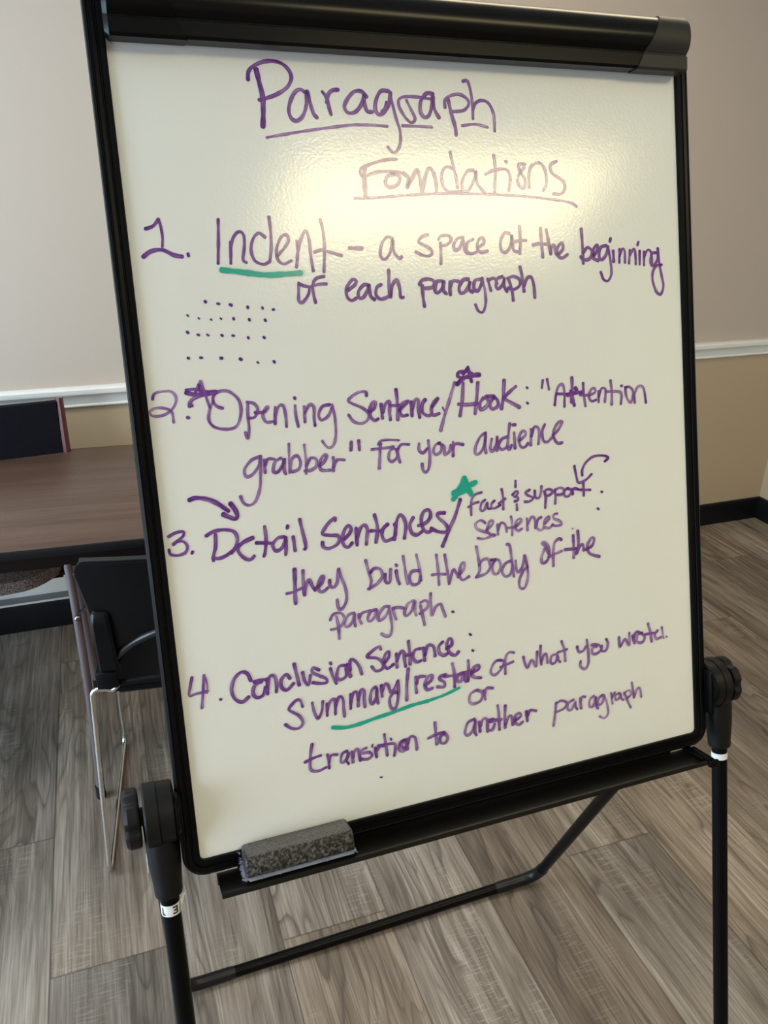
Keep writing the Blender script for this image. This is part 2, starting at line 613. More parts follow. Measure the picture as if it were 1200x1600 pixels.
def B(p):
    u, w, v = p
    return P0 + EX * (u + SHEAR * v) + EN * w + EV * v


def board_uv(u, v, w):
    """point of the measured writing, already in true board axes"""
    return P0 + EX * u + EN * w + EV * v


def toB(p):
    d = Vector(p) - P0
    v = d.dot(EV)
    return (d.dot(EX) - SHEAR * v, d.dot(EN), v)


easel = thing('whiteboard_easel', 'black folding easel holding the white dry-erase board covered in purple handwriting', 'easel', (0.38, 0.80, 0.0))
BW, BH = 0.680, 0.872

b = MB(B); b.box((BW / 2, -0.006, BH / 2 + 0.01), (BW + 0.012, 0.012, BH + 0.03))
panel = obj('whiteboard_panel', b, M_BOARD, parent=easel, smooth=False)
panel['label'] = 'glossy off-white writing surface'

# frame: profile swept round a rounded rectangle
prof = [(0, -0.004), (0, 0.0030), (0.0012, 0.0042), (0.0060, 0.0042), (0.0068, 0.0028), (0.0082, 0.0028), (0.0090, 0.0046), (0.0125, 0.0050), (0.0134, 0.0036), (0.0146, 0.0036),
        (0.0155, 0.0044), (0.0178, 0.0030), (0.0190, 0.0), (0.0188, -0.009), (0.0150, -0.016), (0, -0.016)]
path = []
rc = 0.006
for (cx_, cv_, a0) in ((BW - rc, rc, -90), (BW - rc, 0.905 - rc, 0), (rc, 0.905 - rc, 90), (rc, rc, 180)):
    for k_ in range(9):
        a = math.radians(a0 + 90 * k_ / 8)
        path.append((cx_, cv_, math.cos(a), math.sin(a)))
b = MB(B)
rings = []
for (cx_, cv_, ca, sa) in path:
    rings.append([b.v((cx_ + (rc + d) * ca, w, cv_ + (rc + d) * sa)) for d, w in prof])
n = len(rings)
for i in range(n):
    A_, B_ = rings[i], rings[(i + 1) % n]
    for j in range(len(prof)):
        j2 = (j + 1) % len(prof)
        b.bm.faces.new((A_[j], A_[j2], B_[j2], B_[j]))
obj('board_frame', b, M_BLACK, parent=easel, angle=30)

# flip-chart clamp bar across the top
top = []
for k_ in range(13):
    a = math.radians(-50 + 150 * k_ / 12)
    top.append((0.0140 + 0.0205 * math.cos(a), 0.8985 + 0.0240 * math.sin(a)))
bar_prof = [(0.0052, 0.8625), (0.0235, 0.8600), (0.0262, 0.8625), (0.0266, 0.8765), (0.0250, 0.8778), (0.0250, 0.8790)] + top[1:] + [(-0.012, 0.926), (-0.018, 0.912), (-0.018, 0.880), (0.0052, 0.880)]
b = MB(B); b.prism(bar_prof, lambda p, t: (t, p[0], p[1]), 0.003, 0.657)
clamp = obj('clamp_bar', b, M_BAR, parent=easel, angle=28)
grow = [(w + (0.0012 if w > 0 else -0.001), v + (0.0012 if v > 0.9 else -0.0012)) for w, v in bar_prof]


def cap_u(p, t):
    # slanted seam: the cap reaches further along the bar at its lower edge
    w, v = p
    slant = (0.930 - v) * 0.62
    return slant


b = MB(B)
A_ = [b.v((0.645 - (0.930 - v) * 0.55, w, v)) for w, v in grow]
B_ = [b.v((0.678, w, v)) for w, v in grow]
C_ = [b.v((0.682, 0.0 + (w - 0.0) * 0.82, 0.893 + (v - 0.893) * 0.84)) for w, v in grow]
n = len(grow)
for P_, Q_ in ((A_, B_), (B_, C_)):
    for k_ in range(n):
        b.bm.faces.new((P_[k_], P_[(k_ + 1) % n], Q_[(k_ + 1) % n], Q_[k_]))
b.bm.faces.new(A_[::-1]); b.bm.faces.new(C_)
ec = obj('end_cap', b, M_CAP, parent=clamp, angle=28)
ec['label'] = 'dark grey plastic end cap'
b = MB(B)
A_ = [b.v((0.038 + (0.930 - v) * 0.55, w, v)) for w, v in grow]
B_ = [b.v((0.003, w, v)) for w, v in grow]
C_ = [b.v((-0.001, w * 0.82, 0.893 + (v - 0.893) * 0.84)) for w, v in grow]
for P_, Q_ in ((A_, B_), (B_, C_)):
    for k_ in range(n):
        b.bm.faces.new((P_[k_], P_[(k_ + 1) % n], Q_[(k_ + 1) % n], Q_[k_]))
b.bm.faces.new(A_[::-1]); b.bm.faces.new(C_)
obj('end_cap', b, M_BLACK, parent=clamp, angle=28)

# marker tray under the board
tray_prof = [(-0.004, -0.0235), (0.0400, -0.0235), (0.0425, -0.0205), (0.0450, -0.0205), (0.0455, -0.0225), (0.0455, -0.0262), (0.0440, -0.0270), (0.0425, -0.0268), (0.0420, -0.0255), (0.002, -0.0262), (0.0, -0.036), (-0.004, -0.036)]
b = MB(B); b.prism(tray_prof, lambda p, t: (t, p[0], p[1]), 0.016, 0.673)
tray = obj('marker_tray', b, M_TRAY, parent=easel, angle=28)
b = MB(B)
b.box((0.6655, 0.018, -0.0215), (0.013, 0.040, 0.005), 0.002)
b.tube([(0.668, 0.010, -0.0205), (0.668, 0.046, -0.0225)], 0.0055, 12)
b.box((0.671, 0.046, -0.0255), (0.016, 0.006, 0.009), 0.002)
obj('end_bracket', b, M_BLACK, parent=tray)
b = MB(B); b.box((0.34, -0.0035, -0.026), (0.60, 0.005, 0.016), 0.001)
obj('mounting_strip', b, M_BLACK, parent=tray)

# legs, pivots and knobs, once per side
PIV_W, PIV_V = -0.010, 0.061
for side in (-1, 1):
    uL = -0.0375 if side < 0 else 0.7305
    kk = 0.0375
    top_w = PIV_W
    def legp(v):
        return (uL - SHEAR * v, top_w - kk * (-v - 0.04) if v < -0.04 else top_w, v)
    # foot: where the leg line meets the floor
    vf = -0.905
    for _ in range(20):
        z = B(legp(vf)).z
        vf -= (z - 0.012) / 0.95
    leg_b = MB(B)
    leg_b.tube([legp(-0.01), legp(-0.04), legp(-0.2), legp(-0.5), legp(vf)], 0.0106, 20)
    leg = obj('front_leg', leg_b, M_BLACK, parent=easel)
    ft = MB(B)
    q1, q2 = Vector(legp(vf + 0.05)), Vector(legp(vf))
    ft.tube([q1, q1 + (q2 - q1) * 0.15, q1 + (q2 - q1) * 0.9, q2], [0.0125, 0.0138, 0.0148, 0.0135], 18)
    obj('rubber_foot', ft, M_RUBBER, parent=leg)
    # adjusting sleeve
    sv = MB(B)
    pts = [legp(0.050), legp(0.02), legp(0.0), legp(-0.026), legp(-0.030), legp(-0.0345), legp(-0.0365)]
    sv.tube(pts, [0.0185, 0.0185, 0.0178, 0.0155, 0.0158, 0.0150, 0.0125], 24)
    sleeve = obj('leg_sleeve', sv, M_PLASTIC, parent=easel)
    if side < 0:
        lb = MB(B); lb.box((uL - 0.0186, PIV_W - 0.004, 0.004), (0.0012, 0.010, 0.018), 0.0004)
        obj('label_tag', lb, M_LABEL, parent=sleeve)['label'] = 'small white sticker'
    # white tape with printing round the leg
    v0, v1 = (-0.0445, -0.0575) if side < 0 else (-0.0445, -0.0535)
    tp = MB(B)
    tp.tube([legp(v0), legp(v1)], 0.0109, 24)
    if side < 0:
        # torn, lifted end of the tape
        c = legp(v0)
        pts2 = [(0.0104, 0.0035, 0.0005), (0.0150, 0.0030, 0.0065), (0.0175, 0.0030, 0.0075), (0.0115, 0.0035, -0.0075)]
        f1 = [tp.v((c[0] + a_, c[1] + b_, c[2] + c_)) for a_, b_, c_ in pts2]
        f2 = [tp.v((c[0] + a_, c[1] + b_ - 0.0004, c[2] + c_)) for a_, b_, c_ in pts2]
        tp.bm.faces.new(f1); tp.bm.faces.new(f2[::-1])
        for k_ in range(4):
            tp.bm.faces.new((f1[k_], f2[k_], f2[(k_ + 1) % 4], f1[(k_ + 1) % 4]))
    else:
        pass
    tape = obj('label_tape', tp, M_LABEL, parent=leg)
    tape['label'] = 'white tape with black lettering' if side < 0 else 'plain white tape'
    if side < 0:
        # letters wrapped round the tube, upside down: strokes in (angle deg, height) cells
        pr_ = MB(B)
        c = Vector(legp((v0 + v1) / 2))

        def bar(a0, a1, h0, h1, sl=0.0):
            nn = 5
            lo, hi = [], []
            for k_ in range(nn + 1):
                f = k_ / nn
                a = math.radians(a0 + (a1 - a0) * f)
                for lst, h in ((lo, h0), (hi, h1)):
                    aa = a + math.radians(sl * (h - h0))
                    lst.append(pr_.v((c.x + 0.01105 * math.sin(aa), c.y + 0.01105 * math.cos(aa), c.z + h)))
            for k_ in range(nn):
                pr_.bm.faces.new((lo[k_], lo[k_ + 1], hi[k_ + 1], hi[k_]))
        # an upside-down E
        bar(30, 40, -0.0045, 0.0045)
        bar(8, 32, 0.0027, 0.0045); bar(14, 32, -0.0009, 0.0009); bar(8, 32, -0.0045, -0.0027)
        # slanted stroke to its right
        bar(50, 60, -0.0050, 0.0055, 1400)
        # foot of an L on the left edge
        bar(-62, -50, -0.0045, 0.0040); bar(-62, -38, -0.0050, -0.0032)
        obj('printing', pr_, M_PRINT, parent=tape)
    # pivot housing: two stacked discs, body tapering into the sleeve, inner mounting plate
    out = side
    if side < 0:
        i0, i1, ko, k1 = -0.0195, -0.0540, -0.0575, -0.0740
    else:
        i0, i1, ko, k1 = 0.7005, 0.7300, 0.7335, 0.7480
    ax = (float(side), 0, 0)
    L_ = abs(i1 - i0)
    h_ = MB(B)
    o_ = (i0 - SHEAR * PIV_V, PIV_W, PIV_V)
    h_.lathe(o_, ax, [(0.024, 0), (0.0315, 0.001), (0.0332, 0.003), (0.0336, L_ * 0.52), (0.0330, L_ * 0.53), (0.0330, L_ * 0.55), (0.0346, L_ * 0.56), (0.0344, L_ * 0.93), (0.033, L_ * 0.99), (0.012, L_)], 44)
    housing = obj('pivot_housing', h_, M_PLASTIC, parent=easel, angle=30)
    pl = MB(B)
    pu = (i0 - 0.003 * side) - SHEAR * PIV_V
    pl.box((pu, 0.006, PIV_V - 0.004), (0.005, 0.026, 0.060), 0.0015)
    pl.lathe((pu, 0.006, PIV_V), ax, [(0.020, 0), (0.022, 0.002), (0.022, 0.004), (0.016, 0.005)], 30)
    obj('mounting_plate', pl, M_BLACK, parent=housing)
    # scalloped clamping knob
    kb = MB(B)
    t = 0.0175 if side < 0 else 0.0150
    ks = ko if side > 0 else ko
    kb.lathe((ks - SHEAR * PIV_V, PIV_W, PIV_V), ax,
             [(0.0265, 0), (0.0312, 0.0008), (0.0328, 0.003), (0.0328, t * 0.72), (0.0302, t * 0.93), (0.024, t)], 96, lobes=6, depth=0.10)
    kb.lathe((i1 - 0.004 * side - SHEAR * PIV_V, PIV_W, PIV_V), ax, [(0.010, 0), (0.010, 0.012)], 20)
    obj('knob', kb, M_PLASTIC, parent=easel, angle=32)

# rear U-frame: legs from the pivots to the floor, joined by a bar lying on the floor
zc = 0.0135
CL, CR = Vector((-0.014, 1.182, zc)), Vector((0.838, 1.199, zc))
PL = B((-0.043, -0.035, 0.045)); PR = B((0.722, -0.033, 0.052))


def bend(p0, c, p1, r=0.055, nseg=8):
    a = (p0 - c).normalized(); d = (p1 - c).normalized()
    s, e = c + a * r, c + d * r
    return [s * (1 - t) ** 2 + c * 2 * t * (1 - t) + e * t ** 2 for t in [k_ / nseg for k_ in range(nseg + 1)]]


bl = bend(PL, CL, CR); br = bend(CL, CR, PR)
b = MB(); b.tube([PL] + bl[:5], 0.0118, 16)
obj('rear_leg', b, M_BLACK, parent=easel)
b = MB(); b.tube(br[4:] + [PR], 0.0118, 16)
obj('rear_leg', b, M_BLACK, parent=easel)
b = MB(); b.tube(bl[4:] + br[:5], 0.0118, 16)
bar_o = obj('floor_bar', b, M_BLACK, parent=easel)
for bb, other, up_ in ((bl, CR, PL), (br, CL, PR)):
    corner = CL if bb is bl else CR
    inw = (other - corner).normalized()
    seq = list(bb)
    if bb is br:
        seq = seq[::-1]
    # seq: from the upright side to the bar side, then along the bar
    pts = seq + [seq[-1] + inw * t for t in (0.02, 0.045, 0.06)]
    b = MB()
    b.tube(pts, [0.0142] * (len(pts) - 1) + [0.0130], 16, flat=0.94)
    obj('rubber_foot', b, M_RUBBER, parent=bar_o)

# ------------------------------------------------------------------ the handwriting
WRITING = {
    'heading_upper': '''
50 100 1544,8451 1562,8333 1584,8190 1575,8030 1556,7884
37 75 1448,8346 1460,8423 1513,8481 1620,8529 1724,8544 1825,8524 1896,8461 1914,8381 1861,8290 1741,8213 1616,8167 1545,8149
38 75 2058,8242 1999,8272 1934,8237 1875,8137 1853,8039 1880,7967 1940,7953 2008,8012 2055,8128 2074,8259 2100,8130 2125,8032 2157,7992
38 75 2246,8258 2285,8202 2303,8104 2319,8031
38 75 2281,8153 2317,8245 2365,8280 2424,8287
39 75 2745,8229 2685,8285 2601,8273 2521,8195 2479,8111 2516,8054 2600,8065 2682,8152 2719,8253 2716,8153 2740,8079 2796,8072
40 75 3005,8299 2919,8295 2859,8209 2836,8107 2868,8049 2936,8069 3002,8164 3032,8283
33 70 3014,8299 3041,8182 3074,8014 3109,7879 3097,7741 3041,7655 2993,7654 2950,7704
32 70 2975,8180 2950,8120 2909,8084
33 65 3216,8209 3261,8114 3302,8018 3256,7973 3187,8025 3124,8131 3123,8206 3182,8244 3317,8252 3538,8233
41 75 3543,8287 3469,8295 3393,8216 3374,8107 3410,8039 3473,8056 3519,8156 3541,8265 3547,8135 3597,8038
42 75 3727,8240 3753,8099 3791,7945 3797,7857
34 60 3682,8151 3688,8228 3755,8279 3871,8301 3970,8250 3977,8184 3908,8126 3779,8110
34 60 3929,8446 3986,8449 4016,8351 4030,8197 4025,8041
35 60 4032,8130 4069,8209 4150,8246 4239,8216 4295,8095 4295,7915
29 55 1587,7772 1892,7829 2254,7888 2550,7927 2773,7933 2961,7925
30 55 3143,7937 3314,7936 3500,7932
31 55 3882,7959 4051,7980 4205,7953
''',
    'heading_lower': '''
47 80 2656,7473 2639,7376 2634,7171
33 65 3037,7577 2891,7563 2719,7517 2607,7462 2624,7387 2783,7432 2965,7445 3109,7425
40 70 2986,7412 2911,7390 2885,7313 2937,7274 3025,7303 3064,7380 3011,7419 2964,7441
41 70 3109,7425 3166,7370 3137,7267 3216,7382 3278,7466 3308,7361 3321,7223
41 70 3322,7228 3380,7406 3424,7484 3471,7451 3500,7340 3498,7229
34 50 3704,7666 3731,7521 3758,7387 3767,7271
34 50 3715,7488 3640,7502 3583,7430 3580,7307 3631,7241 3732,7225 3823,7230
35 50 3984,7469 3906,7457 3832,7343 3836,7242 3901,7242 3989,7367 4015,7458 4025,7322 4109,7220
35 50 4261,7643 4270,7484 4241,7221
35 50 4138,7425 4247,7472 4408,7486 4461,7395 4431,7245
35 50 4410,7577 4423,7568
36 50 4670,7547 4588,7546 4596,7465 4657,7373 4637,7280 4570,7303 4563,7396 4653,7512
36 50 4705,7281 4717,7443 4765,7537 4876,7562 4939,7469 4944,7329 4896,7247
37 65 5101,7588 5014,7540 5035,7447 5170,7366 5199,7284 5146,7213 5033,7212
29 50 2507,7153 2757,7160 3125,7187 3501,7206 3886,7208 4280,7198 4684,7176 5043,7142 5267,7106 5350,7063
''',
    'item_1_line_1': '''
35 90 233,6848 310,6875 370,6939
26 80 370,6939 384,6874 390,6762 378,6669
39 85 177,6571 261,6625 375,6636 481,6583 564,6566
29 100 628,6593 631,6571
30 85 978,6935 959,6736 928,6488
30 85 1083,6705 1061,6485
30 85 1078,6638 1118,6753 1184,6810 1229,6771 1223,6655 1196,6521 1229,6491
31 85 1458,6748 1392,6792 1325,6731 1292,6615 1321,6508 1408,6467 1482,6495
31 85 1521,6961 1523,6786 1511,6631 1482,6495
31 85 1570,6552 1650,6629 1709,6706 1695,6769 1631,6746 1572,6630 1572,6512 1633,6466 1719,6499
31 85 1803,6705 1801,6586 1770,6429
32 85 1784,6528 1832,6684 1907,6811 1940,6722 1943,6544 1955,6385
32 85 2088,6928 2109,6780 2102,6581 2074,6371
32 85 1989,6583 2066,6605 2170,6579 2295,6541
43 100 2396,6621 2538,6614
33 80 2911,6717 2846,6732 2774,6650 2752,6531 2802,6490 2875,6568 2913,6697 2919,6568 2979,6496 3007,6516
34 60 3347,6752 3278,6732 3228,6673 3303,6631 3378,6579 3373,6529 3293,6516 3185,6563
34 60 3498,6658 3495,6536 3485,6424
34 60 3479,6699 3516,6739 3608,6738 3638,6687 3576,6637 3507,6628
35 60 3791,6716 3721,6706 3664,6636 3675,6574 3734,6593 3788,6685 3803,6572 3835,6534
35 60 3918,6693 3844,6653 3825,6561 3881,6529 3953,6548
35 60 3981,6599 4056,6650 4044,6708 3988,6682 3964,6589 4012,6543 4096,6556
36 85 4400,6755 4330,6756 4275,6655 4284,6554 4349,6542 4415,6633 4429,6734 4439,6571 4491,6540
36 85 4541,6835 4543,6672 4525,6519
36 85 4447,6653 4524,6668 4619,6671
37 85 4827,6812 4830,6647 4834,6471
37 85 4712,6618 4809,6631 4942,6614
37 85 4905,6790 4927,6645 4946,6500 4965,6593 5002,6603 5021,6509 5044,6494
37 85 5045,6498 5118,6559 5115,6632 5064,6602 5034,6519 5091,6455 5181,6495
38 85 5395,6796 5401,6617 5399,6385
38 85 5407,6512 5474,6574 5535,6520 5491,6436 5402,6428 5367,6466
38 85 5557,6477 5612,6540 5616,6603 5563,6562 5543,6456 5617,6412
38 85 5744,6591 5665,6571 5633,6465 5669,6422 5737,6484 5769,6580
39 85 5843,6525 5844,6396
38 85 5813,6675 5801,6643
32 75 5769,6580 5797,6398 5801,6247 5744,6163 5681,6186 5647,6273
33 75 5936,6545 5926,6384
33 75 5931,6459 5975,6544 6013,6522 6010,6382
33 75 6092,6531 6070,6370
33 75 6089,6467 6146,6541 6170,6497 6170,6357
33 75 6237,6518 6229,6355
33 75 6225,6626 6209,6590
33 75 6303,6506 6295,6343
34 75 6300,6441 6358,6526 6410,6493 6416,6340
34 75 6491,6491 6423,6482 6391,6384 6429,6329 6500,6404 6515,6545
34 75 6515,6545 6526,6381 6558,6204 6579,6071 6533,5973 6466,6009 6419,6142 6425,6252 6483,6327 6565,6341
''',
    'item_1_line_2': '''
32 85 1778,6260 1764,6151 1758,6071 1798,6050 1869,6127 1888,6207 1827,6229 1787,6250
32 85 2069,6321 1982,6304 1933,6235 1933,6125 1946,6044
32 85 1910,6216 1997,6239 2089,6240
36 85 2331,6166 2410,6213 2440,6261 2395,6278 2323,6196 2314,6097 2362,6050 2418,6073
37 85 2581,6207 2528,6219 2457,6152 2451,6082 2504,6080 2566,6168 2586,6217 2592,6097 2636,6051
37 85 2729,6213 2676,6184 2658,6105 2708,6053 2786,6070 2832,6098
37 85 2835,6370 2825,6209 2830,6068 2863,6198 2924,6257 2949,6165 2951,6064 2984,6063
38 85 3230,6186 3230,6054 3239,5951
38 85 3198,6198 3236,6247 3327,6255 3381,6223 3353,6162 3250,6155
39 85 3485,6230 3415,6222 3385,6130 3416,6098 3478,6148 3503,6229 3492,6127 3526,6084
39 85 3587,6216 3576,6134 3576,6072
39 85 3583,6165 3623,6226 3692,6219
39 85 3823,6240 3752,6232 3694,6151 3705,6088 3764,6097 3829,6178 3838,6219 3825,6126 3863,6093
39 85 3976,6236 3903,6217 3885,6134 3930,6101 3983,6173 4001,6245
31 70 4001,6245 4026,6109 4026,5961 3982,5858 3923,5871 3889,5946
36 85 4073,6234 4105,6100
36 85 4079,6223 4162,6241 4192,6179
36 85 4269,6258 4196,6230 4178,6149 4211,6117 4274,6176 4294,6243 4289,6145 4319,6082
36 85 4349,6225 4387,6101 4397,5976
36 85 4338,6236 4422,6254 4502,6211 4485,6139 4399,6100 4341,6123
37 85 4514,6365 4539,6220 4548,6075
37 85 4552,6137 4600,6228 4660,6237 4689,6132 4692,5997
''',
    'dot_pattern': '''
27 100 746,6104 755,6095
27 100 875,6075 891,6071
27 100 1005,6061 1021,6050
25 100 1190,6031 1192,6016
25 100 1349,6016 1352,6003
25 100 1460,5989 1474,5989
24 100 1025,5917 1030,5903
25 100 1192,5900 1196,5885
25 100 1362,5887 1370,5873
24 100 526,5798 538,5786
24 100 632,5765 645,5758
24 100 731,5760 742,5750
24 100 880,5748 890,5738
24 100 995,5737 1011,5732
25 100 1160,5709 1166,5698
25 100 1329,5702 1340,5692
24 100 503,5530 513,5524
17 100 546,5971 557,5960
17 100 659,5936 668,5926
17 100 786,5918 794,5907
17 100 889,5923 899,5912
30 100 634,5524 647,5521
30 100 844,5507 859,5505
31 100 1050,5487 1061,5477
25 100 1234,5439 1242,5433
25 100 1412,5439 1421,5425
''',
    'item_2_line_1': '''
27 45 96,5128 121,5183 206,5201 297,5188 335,5119 296,5027 196,4959 84,4954 53,5000 112,5033 203,5025 272,4981 282,4872
30 70 426,4911 440,4906
31 65 717,5060 669,4978 647,4863 705,4781 837,4749 939,4779 996,4912 988,5049 900,5143 805,5160 734,5127 713,5061 749,5000 804,4976
31 65 1082,5012 1069,4886 1065,4729 1041,4632 1022,4697
31 65 1074,5023 1150,4997 1182,4926 1134,4851 1069,4851
32 65 1150,4903 1250,4900 1301,4946 1279,4951 1231,4872 1262,4790 1359,4792
32 65 1375,4940 1356,4762
32 65 1364,4841 1416,4946 1467,4952 1483,4851 1480,4721
32 65 1599,4941 1597,4821 1613,4710
28 80 1601,5031 1607,5016
32 65 1701,4923 1694,4753
33 65 1704,4853 1765,4938 1813,4904 1801,4784 1804,4703
33 65 1994,4920 1908,4906 1857,4820 1883,4757 1960,4791 2022,4887
29 55 2025,4917 2042,4763 2035,4580 1991,4461 1926,4447 1870,4524
33 60 2438,4986 2432,5030 2340,5029 2222,4959 2255,4913 2378,4851 2446,4775 2420,4706 2343,4678 2254,4712 2206,4786
38 70 2457,4800 2517,4839 2542,4899 2504,4902 2460,4827 2470,4737 2513,4698 2552,4713
38 70 2605,4876 2609,4717
38 70 2615,4778 2662,4881 2711,4895 2701,4789 2702,4691
38 70 2800,5030 2804,4869 2793,4683
38 70 2707,4851 2821,4847
38 70 2816,4788 2908,4852 2940,4885 2871,4864 2826,4788 2849,4723 2916,4726
39 70 2978,4874 2973,4713
39 70 2980,4784 3028,4896 3066,4885 3062,4795 3068,4686
39 70 3154,4887 3110,4827 3112,4737 3177,4695 3228,4713
39 70 3235,4799 3322,4892 3270,4860 3224,4782 3237,4699 3317,4711
20 60 3368,4779 3383,4742
39 45 3545,5056 3459,4854 3384,4678 3320,4510
40 65 3655,5039 3630,4859 3584,4661
40 65 3848,5035 3825,4880 3784,4672
40 65 3575,4799 3695,4784 3818,4789
41 65 3905,4847 3859,4786 3863,4711 3938,4742 3974,4804 3937,4863 4051,4854
41 65 4029,4837 3991,4756 4019,4708 4094,4739 4089,4814 4040,4845
41 65 4200,5038 4176,4854 4139,4698
41 65 4352,4952 4241,4877 4174,4826
41 65 4174,4826 4275,4762 4387,4697
29 90 4502,4929 4513,4920
29 90 4493,4743 4505,4734
32 65 4731,5000 4711,4909
32 65 4793,5009 4811,4885
32 65 4879,4683 4907,4821 4952,4916 5010,4928 5026,4828 5016,4655
33 65 4917,4820 5050,4810 5282,4817
43 75 5145,5001 5140,4869 5138,4753 5159,4660
43 75 5119,4838 5120,4705
43 75 5189,4874 5206,4848
43 75 5068,4792 5165,4809 5282,4817
33 60 5304,4924 5304,4791 5319,4639
33 60 5250,4781 5357,4770
33 60 5386,4768 5467,4795 5470,4845 5420,4840 5376,4760 5411,4691 5481,4702
33 60 5526,4807 5518,4674
33 60 5522,4741 5568,4838 5627,4825 5622,4750 5607,4667
34 60 5709,4928 5718,4776 5709,4625
34 60 5625,4792 5734,4789 5834,4776 5862,4732 5846,4622
34 60 5865,4850 5875,4848
34 60 5928,4828 5932,4718 5988,4628 6032,4684 6037,4778 5979,4833 5928,4820
34 60 6059,4622 6065,4733 6121,4823 6193,4809 6219,4721 6230,4609
''',
    'star_1': '''
30 75 447,5196 542,5199 615,5174 757,5160
41 80 444,5168 517,5147 630,5138 756,5154
40 80 465,5027 481,5079 552,5121 669,5147
27 70 538,5161 604,5280 627,5192 671,4997
27 70 585,5243 596,5137
27 70 466,5032 494,5030
''',
    'item_2_line_2': '''
32 60 1158,4422 1055,4393 969,4302 976,4222 1047,4234 1128,4325 1158,4422
31 60 1158,4422 1139,4244 1110,4066 1045,3933 971,3902 915,3939 893,4011
32 60 1194,4379 1189,4239
32 60 1197,4318 1235,4384 1305,4377
36 70 1377,4380 1312,4346 1281,4249 1331,4233 1401,4317 1417,4376 1405,4256 1416,4204
27 50 1485,4530 1474,4370 1462,4209
32 55 1474,4228 1497,4347 1563,4391 1597,4317 1568,4238 1493,4216
28 50 1658,4503 1661,4330 1650,4178
33 60 1659,4269 1715,4345 1776,4329 1776,4257 1712,4213 1638,4210
33 60 1811,4253 1868,4289 1906,4357 1864,4361 1813,4274 1827,4200 1932,4189
33 60 1978,4329 1967,4175
33 60 1971,4216 2017,4294 2103,4285
34 60 2208,4481 2195,4389
34 60 2297,4488 2296,4382
34 60 2554,4428 2536,4287 2515,4145
25 60 2525,4422 2567,4462 2662,4462 2785,4445
32 60 2445,4371 2578,4372 2712,4377
32 60 2710,4359 2659,4328 2642,4240 2687,4208 2750,4265 2738,4347
32 60 2767,4353 2759,4264 2776,4190
32 60 2766,4344 2810,4394 2905,4385
33 60 3032,4382 3026,4310 3071,4269 3135,4317
33 60 3152,4407 3158,4242 3136,4097 3091,4038 3054,4069 3051,4143
33 60 3298,4366 3236,4344 3206,4274 3237,4234 3299,4264 3315,4336 3278,4368
33 60 3316,4346 3353,4314 3346,4223 3409,4254 3435,4325
34 60 3468,4359 3454,4194
34 60 3461,4276 3496,4337 3596,4318
34 60 3903,4429 3828,4389 3757,4275 3750,4192 3812,4195 3883,4300 3903,4429 3883,4300 3891,4187
34 60 3980,4347 3951,4237 3979,4197 4038,4285 4056,4378 4038,4200
35 60 4191,4355 4116,4334 4068,4263 4106,4207 4182,4234
35 60 4235,4512 4207,4363 4189,4233 4211,4197 4243,4247
35 60 4290,4394 4287,4204
35 60 4276,4493 4312,4490
34 60 4355,4293 4442,4351 4437,4400 4390,4397 4347,4311 4368,4218 4422,4205 4472,4249
34 60 4522,4417 4508,4221
34 60 4521,4327 4570,4438 4625,4425 4637,4333 4615,4227
34 60 4721,4457 4678,4378 4689,4262 4744,4240 4804,4284
34 60 4825,4315 4906,4374 4969,4469 4912,4465 4838,4364 4850,4263 4895,4209 4952,4212
''',
    'star_2': '''
36 85 3731,5225 3753,5124 3767,5050
36 85 3591,5126 3605,5170 3707,5178 3785,5140
36 85 3591,5126 3660,5103 3865,5125
36 85 3664,5148 3730,5216
48 90 3578,5036 3659,5094 3763,5123 3875,5124
''',
    'arrow_1': '''
45 100 347,4036 414,4050 526,4025 635,3964 742,3870
45 100 775,3947 818,3874 835,3803 807,3772 735,3807 684,3839
''',
    'item_3_line_1': '''
30 85 86,3672 162,3704 243,3707 238,3660 176,3618 124,3583
30 85 167,3611 231,3602 266,3546 242,3482 166,3459 87,3479 74,3531
27 100 315,3477 306,3459
35 85 577,3631 562,3496 529,3398 524,3347
35 85 477,3628 568,3667 685,3668 782,3630 806,3540 763,3451 671,3386 584,3364 519,3379
36 85 978,3543 880,3513 805,3445 822,3373 884,3312 935,3305 969,3335
36 85 724,3405 817,3478 977,3534
36 85 1119,3646 1121,3506 1098,3369 1078,3319
36 85 1009,3478 1108,3464 1193,3447
36 85 1322,3505 1251,3497 1189,3435 1211,3362 1273,3371 1325,3443 1343,3502 1335,3371 1323,3302
37 85 1427,3490 1432,3393 1434,3330
36 85 1379,3620 1371,3598
37 85 1523,3677 1539,3537 1559,3410 1560,3348 1545,3332
37 82 1930,3610 1926,3646 1831,3573 1767,3481 1851,3450 1937,3435 1959,3386 1918,3329 1820,3299 1760,3328 1757,3382
38 82 2011,3379 2080,3432 2110,3490 2082,3533 2029,3485 1996,3389 2012,3308 2058,3282 2107,3326
38 82 2171,3490 2164,3295
38 82 2171,3372 2222,3483 2274,3515 2305,3464 2293,3372 2277,3287
39 82 2406,3616 2428,3495 2418,3386 2396,3294
39 82 2340,3436 2471,3422
39 82 2559,3486 2497,3439 2477,3363 2509,3295 2576,3301 2627,3318
39 82 2642,3475 2653,3418 2625,3295
39 82 2638,3341 2668,3496 2718,3576 2764,3531 2781,3433 2751,3293
40 82 2882,3524 2832,3443 2849,3344 2914,3312 2977,3343
40 82 2941,3420 3036,3440 3102,3504 3092,3585 3023,3578 2981,3487 2997,3381 3044,3326 3096,3335
40 82 3286,3529 3199,3532 3204,3483 3284,3400 3313,3331 3275,3295 3181,3316 3099,3367
40 82 3504,3664 3422,3479 3319,3298 3227,3131
''',
